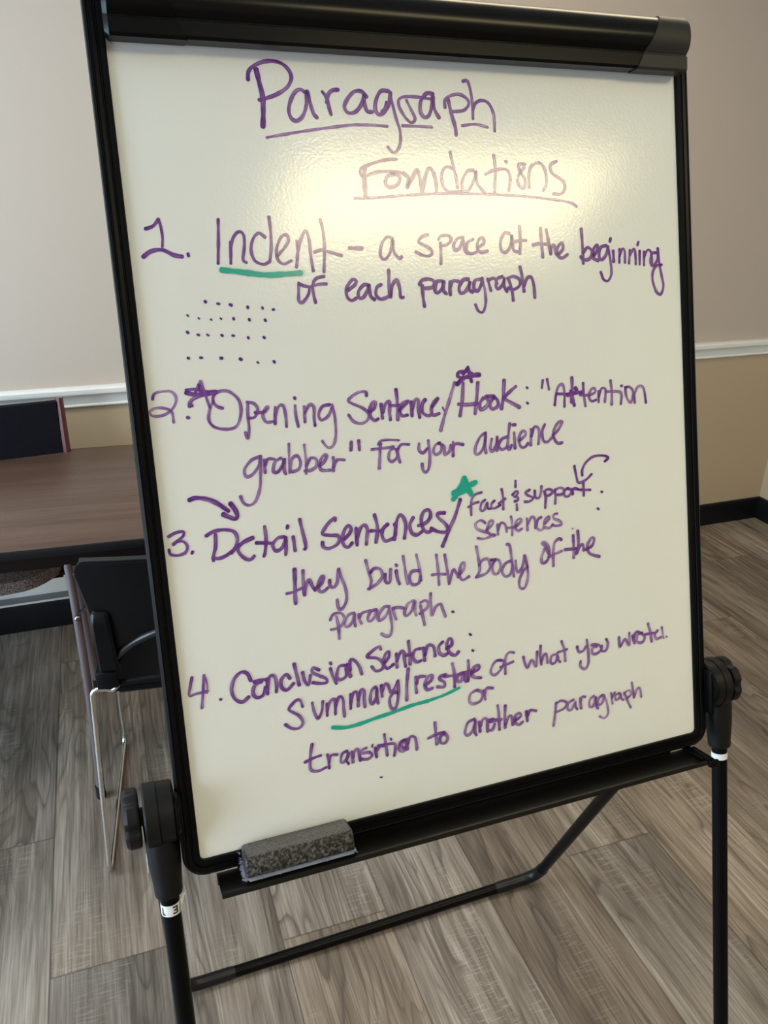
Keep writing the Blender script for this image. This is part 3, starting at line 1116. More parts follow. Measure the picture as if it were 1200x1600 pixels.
    'note_line_1': '''
29 75 3792,3717 3703,3698 3649,3625 3636,3459
29 75 3605,3560 3676,3595 3744,3604
30 75 3833,3620 3781,3582 3765,3504 3813,3499 3859,3582 3863,3514 3902,3505
30 75 3958,3596 3916,3557 3921,3503 3991,3512 4032,3534
30 75 4067,3726 4078,3609 4073,3475
30 75 4014,3554 4107,3602
30 75 4265,3805 4260,3731
30 75 4209,3638 4262,3677 4290,3655 4258,3623 4227,3609 4276,3603 4280,3567 4233,3554
30 75 4260,3515 4259,3443
30 75 4453,3672 4390,3644 4428,3603 4496,3568 4443,3529 4372,3534
31 75 4523,3655 4527,3573 4577,3558 4614,3636 4622,3698
31 75 4664,3621 4672,3538 4656,3421
31 75 4654,3631 4717,3651 4777,3617 4733,3576 4670,3566
31 75 4809,3631 4813,3539 4802,3458
31 75 4809,3631 4883,3650 4944,3616 4909,3565 4826,3565
31 75 4987,3629 4942,3598 4949,3533 5012,3534 5047,3595 4997,3628
31 75 5059,3612 5065,3546
32 75 5057,3584 5091,3617 5153,3595
32 75 5228,3675 5222,3510
32 75 5174,3589 5322,3572
27 100 5488,3530 5499,3522
27 100 5417,3322 5434,3309
18 40 5026,3107 5037,3105
''',
    'arrow_2': '''
30 90 5559,3913 5616,3952 5542,3989 5391,3990 5281,3928 5222,3842 5217,3769
30 90 5109,3900 5132,3760 5159,3683 5267,3708 5356,3772
''',
    'note_line_2': '''
30 50 3811,3339 3755,3378 3685,3346 3699,3282 3783,3235 3859,3204
30 50 3700,3166 3776,3147 3935,3170
30 50 3823,3248 3906,3308 3920,3351 3870,3349 3834,3264 3859,3198 3926,3180
30 50 3975,3299 3975,3174
30 50 3979,3227 4025,3311 4083,3285 4096,3193
30 50 4169,3373 4181,3255 4168,3139
30 50 4099,3238 4219,3231
31 50 4230,3239 4304,3293 4297,3330 4245,3310 4219,3231 4256,3181 4308,3202
31 50 4387,3319 4387,3173
31 50 4392,3245 4449,3329 4498,3304 4500,3185
31 50 4591,3311 4537,3281 4520,3183 4579,3147 4623,3178
31 50 4636,3223 4702,3278 4694,3307 4639,3268 4623,3187 4694,3160 4749,3199
31 50 4820,3328 4767,3316 4774,3269 4845,3232 4873,3183 4809,3172 4738,3191
''',
    'item_3_line_2': '''
41 80 1405,3121 1393,2962 1377,2731
30 70 1286,2859 1375,2865 1467,2894
37 75 1498,3091 1490,2963 1490,2810
37 75 1491,2818 1528,2941 1564,2976 1589,2899 1616,2846
38 75 1644,2875 1696,2907 1736,2974 1713,2994 1665,2920 1664,2831 1712,2815 1764,2847
38 75 1798,2932 1799,2866 1839,2844 1886,2902 1916,3044
34 65 1916,3044 1953,2908 1982,2772 1971,2658 1913,2577 1872,2592 1865,2692
35 65 2250,3101 2272,2974 2295,2855 2269,2759
35 65 2295,2946 2342,2989 2418,2969 2436,2883 2369,2810 2278,2766 2252,2759
35 65 2472,2903 2472,2811 2524,2803 2546,2950
36 65 2613,2923 2622,2821 2642,2759
35 65 2614,2993 2624,2982
32 50 2716,3084 2726,2906 2743,2744
32 50 2883,3076 2906,2930 2918,2759
36 65 2901,2880 2813,2885 2771,2815 2799,2727 2879,2731 2913,2811
32 55 3136,3039 3146,2873 3144,2671
33 55 3062,2804 3140,2801 3237,2786
33 55 3247,3024 3262,2856 3275,2660
33 55 3276,2669 3339,2826 3367,2804 3400,2724
33 55 3422,2758 3488,2822 3493,2887 3452,2874 3422,2758 3456,2682 3545,2711
33 55 3672,3065 3687,2923 3695,2773 3649,2696
33 55 3690,2830 3745,2887 3816,2886 3839,2789 3772,2714 3638,2688
33 55 3918,2871 3871,2803 3874,2708 3935,2690 3982,2768 3958,2856 3856,2871
34 55 4131,2821 4046,2796 3998,2709 4034,2637 4108,2654 4148,2762
34 55 4085,3035 4125,3011 4142,2820 4154,2619
34 55 4193,2812 4195,2698 4225,2665 4282,2723 4323,2860
34 55 4323,2860 4353,2693 4344,2561 4294,2453 4231,2463 4227,2560 4288,2665 4355,2712
35 55 4663,2840 4616,2943 4576,2977 4609,2991 4668,2916 4671,2800 4613,2732 4559,2740 4565,2816 4614,2905
35 55 4858,2986 4826,3006 4758,2961 4732,2830 4721,2668
35 55 4660,2792 4748,2818 4854,2842
35 65 5035,3020 5032,2865 5023,2730
36 65 4903,2854 5079,2843
36 65 5104,3069 5106,2913 5063,2773 5125,2872 5170,2885 5177,2806
36 65 5210,2811 5302,2847 5341,2930 5297,2946 5236,2856 5263,2755 5406,2691
''',
    'item_3_line_3': '''
32 50 1838,2499 1850,2365 1845,2233
32 50 1760,2471 1799,2530 1883,2533 1928,2475 1903,2397 1833,2359 1757,2356
32 50 2049,2505 1980,2491 1929,2401 1950,2355 2013,2394 2060,2498 2049,2413 2054,2346
33 50 2106,2478 2109,2420 2129,2366
33 50 2110,2436 2149,2488 2253,2499
33 50 2322,2500 2252,2487 2210,2402 2241,2372 2298,2421 2332,2495 2330,2398 2344,2362
33 50 2488,2507 2428,2516 2360,2444 2344,2362 2407,2385 2475,2458
33 50 2480,2508 2495,2387 2500,2251 2466,2163 2413,2164 2364,2199
33 50 2530,2483 2548,2395 2561,2342
33 50 2538,2481 2600,2480 2677,2455
34 50 2799,2532 2725,2501 2673,2408 2695,2362 2762,2410 2816,2520 2807,2419 2819,2349
34 50 2882,2458 2899,2336 2915,2213
34 50 2885,2492 2941,2508 2983,2476 2959,2411 2865,2359
34 50 3023,2581 3016,2436 3018,2315 3077,2409 3143,2432 3164,2360 3193,2268
26 90 3286,2314 3304,2307
''',
    'item_4_line_1': '''
28 75 149,2100 123,2011 100,1905 168,1908 249,1909 298,1916
28 75 279,2100 252,1934 216,1735
21 50 291,2063 302,1975 288,1892
24 100 422,1794 433,1788
37 85 779,1941 749,2025 686,2055 605,2001 559,1889 579,1772 656,1712 737,1757
37 85 897,1900 817,1872 791,1789 827,1729 897,1741 935,1830
37 85 814,1916 899,1925 966,1912
37 85 967,1921 952,1748
37 85 960,1825 995,1942 1046,1940 1064,1858 1053,1754
38 85 1222,1879 1184,1931 1126,1880 1117,1794 1173,1747 1258,1810
38 85 1287,2035 1304,1916 1322,1779
34 80 1375,1920 1390,1810 1429,1758 1463,1867
34 80 1569,1909 1502,1949 1488,1898 1571,1837 1646,1786 1642,1742 1562,1749 1484,1774
35 80 1703,1901 1728,1797 1760,1710
34 80 1709,1970 1715,1951
35 80 1902,1899 1811,1904 1773,1788 1814,1744 1881,1776 1889,1865
35 80 1921,1905 1934,1757
35 80 1908,1912 1940,1761
35 80 1937,1834 1949,1950 1994,1950 2051,1867 2074,1762
35 80 2335,2014 2320,2053 2232,2015 2161,1955 2279,1915 2348,1846 2332,1776 2255,1763 2205,1828
36 80 2366,1843 2428,1905 2434,1968 2384,1941 2356,1836 2397,1767 2476,1803
36 80 2525,1924 2520,1758
36 80 2521,1832 2584,1940 2621,1924 2622,1831 2628,1747
36 80 2689,2050 2695,1892 2687,1763
36 80 2637,1888 2732,1876
37 80 2834,1931 2765,1925 2729,1848 2771,1775 2830,1782
37 80 2873,1933 2878,1773
37 80 2884,1838 2933,1950 3000,1938 3014,1870 3015,1804
37 80 3131,1961 3077,1914 3080,1829 3136,1791 3188,1809
38 80 3173,1869 3245,1903 3251,1968 3212,1984 3182,1905 3217,1804 3284,1763 3327,1802
25 100 3494,1996 3513,1979
25 100 3514,1785 3528,1775
''',
    'item_4_line_2': '''
32 82 1334,1517 1315,1593 1263,1604 1177,1532 1190,1494 1280,1421 1323,1330 1264,1271 1178,1290 1114,1349
32 82 1451,1538 1466,1417 1502,1337 1555,1416 1576,1530
32 82 1626,1492 1612,1349
33 82 1617,1403 1664,1511 1720,1527 1720,1436 1711,1346
33 82 1720,1436 1776,1543 1818,1507 1817,1397 1816,1296
35 75 1919,1546 1902,1375
35 75 1908,1438 1947,1549 1994,1558 2004,1473 1996,1383
36 75 2002,1455 2051,1574 2086,1549 2077,1458 2077,1357
36 75 2228,1575 2178,1539 2149,1425 2172,1374 2226,1446 2245,1557 2235,1444 2243,1368
36 75 2304,1578 2301,1440
36 75 2306,1504 2352,1587 2388,1562 2417,1463 2468,1508 2514,1592
36 75 2514,1592 2512,1462 2480,1319 2436,1253 2392,1300 2391,1393 2445,1457 2492,1447
37 75 2659,1713 2623,1514 2606,1330
37 65 2746,1593 2737,1491 2738,1397
37 65 2748,1508 2784,1585 2862,1579
37 65 2852,1468 2934,1509 2959,1570 2910,1570 2854,1487 2876,1407 2946,1412
37 65 3135,1545 3065,1539 3052,1504 3108,1455 3103,1399 3015,1417
38 65 3236,1668 3254,1521 3241,1371
38 65 3114,1530 3253,1512 3375,1517
38 65 3375,1526 3303,1512 3287,1438 3337,1428 3385,1515 3387,1419 3406,1405
38 65 3448,1665 3446,1522 3427,1411
38 65 3395,1522 3518,1527
38 65 3475,1497 3580,1535 3584,1582 3521,1565 3485,1495 3511,1442 3602,1415
31 62 3898,1584 3827,1587 3762,1521 3745,1447 3802,1414 3890,1475 3933,1566 3851,1593
31 62 4084,1649 4012,1663 3959,1595 3944,1397
31 62 3880,1499 4063,1535
32 62 4211,1570 4229,1476 4262,1414 4317,1505 4352,1476 4385,1413 4410,1600
32 62 4465,1669 4456,1546 4460,1421
32 62 4462,1455 4505,1537 4543,1541 4547,1427
32 62 4679,1516 4615,1505 4597,1418 4659,1406 4703,1500 4711,1430 4735,1403
32 62 4773,1673 4808,1549 4810,1400
32 62 4705,1534 4846,1553
33 62 5000,1559 5021,1486 5085,1486 5127,1536
33 62 5146,1624 5161,1460 5151,1300 5096,1241 5034,1288 5038,1356
33 62 5294,1505 5228,1494 5224,1425 5289,1413 5357,1459 5322,1523 5218,1542
33 62 5373,1502 5369,1433 5434,1433 5466,1520 5443,1582
34 62 5642,1570 5648,1440 5719,1521 5746,1516 5795,1437 5804,1599
34 62 5856,1555 5877,1445
34 62 5867,1518 5912,1592 5966,1582
34 62 6006,1564 5937,1552 5918,1461 5999,1435 6043,1498 5992,1566
35 62 6107,1676 6141,1540 6154,1419
35 62 6059,1535 6196,1530
35 62 6253,1555 6208,1504 6233,1440 6303,1451
25 50 6324,1590 6344,1432
25 50 6389,1443 6400,1439
''',
    'item_4_line_3': '''
34 55 3518,1267 3443,1234 3426,1141 3484,1099 3579,1128 3607,1220 3539,1269
34 55 3629,1244 3641,1125
34 55 3636,1194 3673,1265 3754,1248
''',
    'item_4_line_4': '''
33 75 1400,1047 1361,892 1349,766 1389,720 1460,712 1535,731
33 75 1295,852 1387,876 1487,890
33 75 1568,880 1578,804 1573,713
33 75 1577,786 1611,861 1684,853
33 75 1805,872 1747,848 1720,761 1756,744 1807,797 1824,854 1794,762 1812,712
33 75 1867,848 1868,717
33 75 1873,772 1906,858 1943,858 1953,772 1957,715
33 75 2045,854 1988,839 1984,802 2077,790 2110,745 2051,712 1968,731
19 80 2127,878 2120,850
34 75 2156,828 2164,713
34 75 2171,787 2213,834 2270,830
34 75 2283,969 2291,845 2297,701
34 75 2196,847 2290,841 2395,830 2413,779 2387,680
24 90 2359,901 2365,884
34 70 2531,847 2471,822 2454,741 2509,709 2553,766 2530,837 2487,781 2522,744
35 70 2570,848 2559,717
35 70 2564,782 2611,867 2667,845 2679,756 2679,689
35 70 2945,975 2944,850 2947,695
35 70 2840,796 2942,822 3052,826
35 70 3052,816 2998,771 3002,702 3061,689 3096,748 3061,814
21 100 2188,452 2204,446
34 68 3474,905 3380,876 3331,761 3367,716 3437,763 3486,890 3468,756 3484,694
34 68 3537,854 3540,727
35 68 3545,789 3592,880 3644,856 3640,705
35 68 3724,852 3655,829 3647,729 3713,714 3746,783
35 68 3657,853 3803,822
35 68 3804,1012 3814,858 3807,694
35 68 3681,823 3843,821
35 68 3910,989 3894,840 3889,701
35 68 3892,739 3954,840 3993,819 3999,715
35 68 4030,760 4116,805 4105,846 4049,832 4029,747 4081,698 4138,724
36 68 4203,851 4207,721
36 68 4212,785 4258,852 4340,827
31 60 4640,875 4617,737 4583,575
31 60 4640,862 4713,886 4796,842 4748,774 4618,750
31 60 4898,860 4824,836 4804,749 4861,737 4925,829 4927,763 4948,724
31 60 5000,865 5006,720
31 60 5002,799 5030,872 5073,863
32 60 5205,850 5143,809 5138,718 5197,719 5236,830 5241,710 5259,666
32 60 5338,836 5276,795 5271,717 5331,731 5366,816
26 45 5367,830 5404,702 5411,567 5348,514 5276,556
28 60 5472,835 5487,685
28 60 5483,766 5532,830
29 60 5606,807 5545,793 5541,727 5602,741 5618,797 5632,722 5661,702
29 60 5681,792 5721,690 5770,572
29 60 5675,793 5759,816 5786,757 5723,716
29 60 5804,914 5819,804 5829,694 5881,805 5927,809 5945,684
''',
    'green_underline_1': '''
52 100 959,6420 1138,6396 1416,6356 1621,6358 1809,6366
''',
    'green_star': '''
56 100 3577,3917 3543,3856 3496,3792 3439,3702
57 100 3577,3917 3616,3813 3656,3708
57 100 3423,3739 3538,3787 3626,3817 3719,3849
57 100 3425,3760 3519,3794 3588,3825
57 100 3447,3722 3535,3751 3624,3786
56 100 3415,3679 3426,3695
57 100 3630,3750 3648,3730
41 100 3586,3799 3603,3771 3649,3748
''',
    'green_underline_2': '''
41 100 1663,1194 1817,1160 1984,1164 2193,1193 2423,1218 2658,1253 2874,1265
34 100 2874,1265 3095,1296 3300,1346
''',
}



def catmull(P, step):
    out = []
    n = len(P)
    if n == 2:
        P = [P[0], ((P[0][0] + P[1][0]) / 2, (P[0][1] + P[1][1]) / 2), P[1]]
        n = 3
    for i in range(n - 1):
        p0 = P[max(i - 1, 0)]; p1 = P[i]; p2 = P[i + 1]; p3 = P[min(i + 2, n - 1)]
        L = math.hypot(p2[0] - p1[0], p2[1] - p1[1])
        m = max(2, int(L / step))
        for k_ in range(m):
            t = k_ / m
            q = []
            for a in (0, 1):
                q.append(0.5 * ((2 * p1[a]) + (-p0[a] + p2[a]) * t + (2 * p0[a] - 5 * p1[a] + 4 * p2[a] - p3[a]) * t * t + (-p0[a] + 3 * p1[a] - 3 * p2[a] + p3[a]) * t ** 3))
            out.append(tuple(q))
    out.append(P[-1])
    return out


INK_NAMES = {
    'heading_upper': ('handwriting', 'underlined purple word Paragraph'),
    'heading_lower': ('handwriting', 'underlined purple word Foundations'),
    'item_1_line_1': ('handwriting', 'purple line 1. Indent - a space at the beginning'),
    'item_1_line_2': ('handwriting', 'purple line of each paragraph'),
    'dot_pattern': ('dot_pattern', 'four rows of purple dots'),
    'item_2_line_1': ('handwriting', 'purple line 2. Opening Sentence / Hook: Attention'),
    'item_2_line_2': ('handwriting', 'purple line grabber for your audience'),
    'star_1': ('star_mark', 'purple star before Opening'),
    'star_2': ('star_mark', 'purple star above Hook'),
    'arrow_1': ('arrow_mark', 'thick purple arrow above Detail'),
    'arrow_2': ('arrow_mark', 'thin purple arrow above support'),
    'item_3_line_1': ('handwriting', 'purple line 3. Detail Sentences /'),
    'item_3_line_2': ('handwriting', 'purple line they build the body of the'),
    'item_3_line_3': ('handwriting', 'purple line paragraph.'),
    'note_line_1': ('handwriting', 'small purple note Fact & support'),
    'note_line_2': ('handwriting', 'small purple note sentences'),
    'item_4_line_1': ('handwriting', 'purple line 4. Conclusion Sentence:'),
    'item_4_line_2': ('handwriting', 'purple line Summary/restate of what you wrote'),
    'item_4_line_3': ('handwriting', 'purple word or'),
    'item_4_line_4': ('handwriting', 'purple line transition to another paragraph'),
    'green_underline_1': ('underline', 'green underline under Indent'),
    'green_underline_2': ('underline', 'green underline under Summary/restate'),
    'green_star': ('star_mark', 'green star before Fact'),
}
lift = 0.00025
for group, text in WRITING.items():
    verts, faces, uvs, loads = [], [], [], []
    for ln in text.strip().split('\n'):
        tok = ln.split()
        wd, dn = int(tok[0]) * 1.1e-4, int(tok[1]) / 100
        P = [tuple(int(c) * 1e-4 for c in q.split(',')) for q in tok[2:]]
        pts = catmull(P, 0.0012)
        lift += 0.000002
        n = len(pts)
        s0 = random.random() * 50
        acc = 0.0
        base_i = len(verts)
        ph = random.random() * 9
        NC = 5
        # rounded ends
        ext = []
        for (a, c, sgn) in ((pts[0], pts[1], -1), (pts[-1], pts[-2], -1)):
            d = (c[0] - a[0], c[1] - a[1]); L = math.hypot(*d) or 1e-9
            ext.append((d[0] / L, d[1] / L))
        h = wd / 2
        line = [(pts[0][0] - ext[0][0] * h * f, pts[0][1] - ext[0][1] * h * f, g) for f, g in ((0.9, 0.42), (0.6, 0.78), (0.3, 0.95))]
        line += [(p[0], p[1], 1.0) for p in pts]
        line += [(pts[-1][0] - ext[1][0] * h * f, pts[-1][1] - ext[1][1] * h * f, g) for f, g in ((0.3, 0.95), (0.6, 0.78), (0.9, 0.42))]
        m = len(line)
        for i, (x, y, g) in enumerate(line):
            a = line[max(i - 1, 0)]; c = line[min(i + 1, m - 1)]
            dx, dy = c[0] - a[0], c[1] - a[1]
            L = math.hypot(dx, dy) or 1e-9
            nx, ny = -dy / L, dx / L
            if i:
                acc += math.hypot(x - line[i - 1][0], y - line[i - 1][1])
            ww = h * g * (1 + 0.10 * math.sin(acc * 210 + ph) + 0.05 * math.sin(acc * 560 + ph * 2))
            endd = min(i, m - 1 - i)
            ld = dn + (0.18 if endd < 6 else 0.0) + 0.10 * math.sin(acc * 120 + ph)
            for j in range(NC):
                t = j / (NC - 1)
                o = (t * 2 - 1) * ww
                verts.append(board_uv(x + nx * o, y + ny * o, lift) - ORG[easel.name])
                uvs.append((s0 + acc, t)); loads.append(ld)
        for i in range(m - 1):
            for j in range(NC - 1):
                q = base_i + i * NC + j
                faces.append((q, q + 1, q + NC + 1, q + NC))
    me = bpy.data.meshes.new('handwriting')
    me.from_pydata([tuple(v) for v in verts], [], faces)
    uvl = me.uv_layers.new(name='stroke')
    for lp in me.loops:
        uvl.data[lp.index].uv = uvs[lp.vertex_index]
    at = me.attributes.new('ink_load', 'FLOAT', 'POINT')
    at.data.foreach_set('value', loads)
    nm, lab = INK_NAMES[group]
    o = bpy.data.objects.new(nm, me)
    COL.objects.link(o)
    o.parent = panel
    me.materials.append(M_GREEN if group.startswith('green') else M_PURPLE)
    o['label'] = lab

# ------------------------------------------------------------------ the eraser on the tray
er = thing('whiteboard_eraser', 'grey pored foam eraser with pale blue felt, lying on the easel tray', 'eraser', B((0.108, 0.0185, -0.0205)))
b = MB(B)
t_ = bmesh.new()
bmesh.ops.create_cube(t_, size=1.0)
for q in t_.verts:
    q.co = Vector((q.co.x * 0.1265, q.co.y * 0.0335, q.co.z * 0.0245))
    if q.co.z > 0:
        q.co.x *= 0.985; q.co.y *= 0.94
bmesh.ops.bevel(t_, geom=list(t_.edges), offset=0.0032, segments=3, affect='EDGES', profile=0.5)
for q in t_.verts:
    q.co += Vector((0.108, 0.0185, -0.0055))
b.merge(t_)
body = obj('foam_body', b, M_FOAM, parent=er, angle=50)
body['label'] = 'dark grey pored foam block'
b = MB(B)
# raised rim and scrawled embossing on the top face
zt = 0.0068
for a_, c_ in (((0.053, 0.006), (0.163, 0.006)), ((0.053, 0.031), (0.163, 0.031)), ((0.053, 0.006), (0.053, 0.031)), ((0.163, 0.006), (0.163, 0.031))):
    b.tube([(a_[0], a_[1], zt), (c_[0], c_[1], zt)], 0.0011, 8)
rnd = random.Random(3)
cur = []
for k_ in range(46):
    f = k_ / 45
    cur.append((0.068 + 0.075 * f + 0.003 * math.sin(f * 55), 0.0185 + 0.0065 * math.sin(f * 33 + 0.4), zt + 0.0001))
b.tube(cur, 0.0007, 6)
obj('embossing', b, M_SKIN, parent=er)
b = MB(B)
b.box((0.108, 0.0185, 0.0066), (0.1195, 0.0285, 0.0012), 0.0005)
sk = obj('smooth_top', b, M_SKIN, parent=er)
sk['label'] = 'smoother paler top skin'
b = MB(B)
t_ = bmesh.new()
bmesh.ops.create_cube(t_, size=1.0)
for q in t_.verts:
    q.co = Vector((q.co.x * 0.1290, q.co.y * 0.0355, q.co.z * 0.0022))
bmesh.ops.bevel(t_, geom=[e for e in t_.edges if abs(e.verts[0].co.z - e.verts[1].co.z) > 1e-4], offset=0.004, segments=3, affect='EDGES')
for q in t_.verts:
    q.co += Vector((0.108, 0.0185, -0.0193))
b.merge(t_)
# loose fuzz along the lower edge
for k_ in range(260):
    s_ = rnd.random()
    if s_ < 0.62:
        p = Vector((0.044 + rnd.random() * 0.128, 0.0360, -0.0190 + rnd.random() * 0.003)); nrm = Vector((rnd.uniform(-0.5, 0.5), 1, 0))
    else:
        p = Vector((0.0436, 0.002 + rnd.random() * 0.034, -0.0195 + (rnd.random() ** 2) * 0.020)); nrm = Vector((-1, rnd.uniform(-0.5, 0.5), 0.2))
    q = p + nrm.normalized() * rnd.uniform(0.001, 0.0038) + Vector((0, 0, rnd.uniform(-0.0008, 0.0012)))
    b.tube([p, (p + q) / 2 + Vector((rnd.uniform(-1, 1) * 0.0006, 0, 0.0004)), q], 0.00022, 4)
fl = obj('felt_pad', b, M_FELT, parent=er)
fl['label'] = 'pale blue fuzzy felt'

# ------------------------------------------------------------------ the table
TO = Vector((0.12, 2.232, 0.0))
TA, TB = Vector((0.9978, -0.0665, 0)), Vector((0.0665, 0.9978, 0))
ZT = 0.735
TL = 1.83


def T(p):
    return TO + TA * p[0] + TB * p[1] + Vector((0, 0, p[2]))


table = thing('folding_table', 'long folding table with brown wood-grain top against the back wall', 'table', T((-TL / 2, 0, 0)))
b = MB(T); b.box((-TL / 2, 0, ZT - 0.010), (TL - 0.004, 0.738, 0.020), 0.001)
top_o = obj('tabletop', b, M_LAMINATE, parent=table)
b = MB(T)
edge_prof = [(0.0, -0.0225), (0.0035, -0.0225), (0.0055, -0.018), (0.0055, -0.006), (0.004, -0.001), (0.0, 0.0003)]
loop = [(0, -0.369), (0, 0.369), (-TL, 0.369), (-TL, -0.369)]
rr = []
for (x, y, nx, ny) in ((0, -0.369, 1, -1), (0, 0.369, 1, 1), (-TL, 0.369, -1, 1), (-TL, -0.369, -1, -1)):
    rr.append([b.v((x + nx * d - nx * 0.002, y + ny * d - ny * 0.0, ZT + h)) for d, h in edge_prof])
for i in range(4):
    A_, B_ = rr[i], rr[(i + 1) % 4]
    m = len(edge_prof)
    for j in range(m):
        b.bm.faces.new((A_[j], A_[(j + 1) % m], B_[(j + 1) % m], B_[j]))
eb = obj('edge_band', b, M_EDGE, parent=top_o)
eb['label'] = 'black edge band'
b = MB(T)
for (cx_, cy_, sx, sy) in ((-TL / 2, -0.345, TL - 0.06, 0.012), (-TL / 2, 0.345, TL - 0.06, 0.012), (-0.036, 0, 0.012, 0.69), (-TL + 0.036, 0, 0.012, 0.69)):
    b.box((cx_, cy_, 0.693), (sx, sy, 0.044), 0.002)
obj('apron', b, M_APRON, parent=table)


def t_leg(top_p, mid_p, foot_p):
    b = MB()
    P = [Vector(top_p), Vector(mid_p), Vector(foot_p)]
    pts = []
    for i in range(9):
        t = i / 8
        pts.append(P[0] * (1 - t) ** 2 + (P[1] * 2 - (P[0] + P[2]) / 2) * 2 * t * (1 - t) + P[2] * t ** 2)
    b.tube(pts, 0.0105, 16)
    lg = obj('leg', b, M_LEG, parent=table)
    b = MB(); f = Vector(foot_p)
    b.tube([f + Vector((0, 0, 0.035)), f + Vector((0, 0, 0.004)), (f.x, f.y, 0.0)], [0.0125, 0.0132, 0.012], 16)
    obj('foot_cap', b, M_RUBBER, parent=lg)
    return lg


l1 = t_leg((-0.150, 1.905, 0.676), (-0.146, 1.850, 0.34), (-0.156, 1.823, 0.004))
b = MB()
b.lathe((-0.146, 1.862, 0.545), (0.15, -0.95, 0.15), [(0.007, 0), (0.007, 0.0115), (0.0045, 0.0145)], 16)
bt = obj('bolt', b, M_BOLT, parent=l1)
bt['label'] = 'shiny bolt head'
t_leg((-0.176, 2.335, 0.676), (-0.165, 2.335, 0.34), (-0.155, 2.335, 0.004))
b = MB(); b.tube([(-0.146, 1.868, 0.545), (-0.05, 1.885, 0.625), (0.03, 1.90, 0.676)], 0.007, 8, flat=0.35)
obj('brace', b, M_APRON, parent=table)
b = MB(); b.tube([(-0.150, 1.915, 0.655), (-0.175, 2.335, 0.655)], 0.009, 12)
obj('cross_tube', b, M_LEG, parent=table)
# far pair of legs at the other end of the table
for yy in (-0.33, 0.10):
    p = T((-TL + 0.27, yy, 0))
    t_leg((p.x, p.y + 0.03, 0.676), (p.x, p.y + 0.01, 0.34), (p.x, p.y, 0.004))

# ------------------------------------------------------------------ black plastic chair tucked under the table
CO = Vector((0.120, 1.757, 0.0))
CF, CR_ = Vector((0.115, 0.9934, 0)), Vector((0.9934, -0.115, 0))


def C(p):
    return CO + CR_ * p[0] + CF * p[1] + Vector((0, 0, p[2]))


chair = thing('stacking_chair', 'black plastic chair on a chrome sled frame pushed under the front of the table', 'chair', CO)


def shell(fn, nu, nv, th, tf):
    """closed slab: fn(s, t) -> (point, normal-ish) with s, t in 0..1"""
    b = MB(tf)
    F, K = [], []
    for j in range(nv + 1):
        F.append([]); K.append([])
        for i in range(nu + 1):
            p, nn = fn(i / nu, j / nv)
            p = Vector(p); nn = Vector(nn).normalized()
            F[-1].append(b.v(p + nn * th / 2)); K[-1].append(b.v(p - nn * th / 2))
    for j in range(nv):
        for i in range(nu):
            b.bm.faces.new((F[j][i], F[j][i + 1], F[j + 1][i + 1], F[j + 1][i]))
            b.bm.faces.new((K[j][i], K[j + 1][i], K[j + 1][i + 1], K[j][i + 1]))
    rim = [(0, i) for i in range(nu)] + [(j, nu) for j in range(nv)] + [(nv, i) for i in range(nu, 0, -1)] + [(j, 0) for j in range(nv, 0, -1)]
    for k_ in range(len(rim)):
        a_, c_ = rim[k_], rim[(k_ + 1) % len(rim)]
        b.bm.faces.new((F[a_[0]][a_[1]], K[a_[0]][a_[1]], K[c_[0]][c_[1]], F[c_[0]][c_[1]]))
    return b


HW = 0.224
ZTOP = 0.826


def low_edge(x):
    return 0.515 + 0.115 * max(0.0, 1 - (x / 0.185) ** 2) ** 0.75


def half_w(z):
    return 0.201 + 0.023 * min(1.0, max(0.0, (z - 0.66) / 0.166)) ** 1.2


def back_pt(x, z):
    ly = -0.125 - 0.072 * (z - 0.5) / 0.325 + 0.020 * (x / HW) ** 2
    return (x, ly, z)


def back_fn(s, t):
    x = (s * 2 - 1) * HW
    # round the upper corners
    zt = ZTOP - 0.030 * max(0.0, (abs(x) - (HW - 0.03)) / 0.03) ** 2.2
    z = low_edge(x) + (zt - low_edge(x)) * t
    return back_pt(x * half_w(z) / HW, z), (0, -1, -0.2)


b = shell(back_fn, 48, 14, 0.008, C)
back = obj('backrest', b, M_SHELL, parent=chair, angle=50)
b = MB(C)
rim = [back_pt((i / 40 * 2 - 1) * 0.185, low_edge((i / 40 * 2 - 1) * 0.185)) for i in range(41)]
b.tube([(p[0], p[1] - 0.003, p[2]) for p in rim], 0.0105, 12)
edge = [back_pt(-half_w(0.52 + i / 20 * (ZTOP - 0.035 - 0.52)), 0.52 + i / 20 * (ZTOP - 0.035 - 0.52)) for i in range(21)]
b.tube([(p[0], p[1] + 0.002, p[2]) for p in edge], 0.0055, 10)
b.tube([(-p[0], p[1] + 0.002, p[2]) for p in edge], 0.0055, 10)
edge = [back_pt((i / 30 * 2 - 1) * (HW - 0.02), ZTOP - 0.004) for i in range(31)]
b.tube([(p[0], p[1] + 0.004, p[2]) for p in edge], 0.008, 10)
obj('rim', b, M_RIM, parent=back)
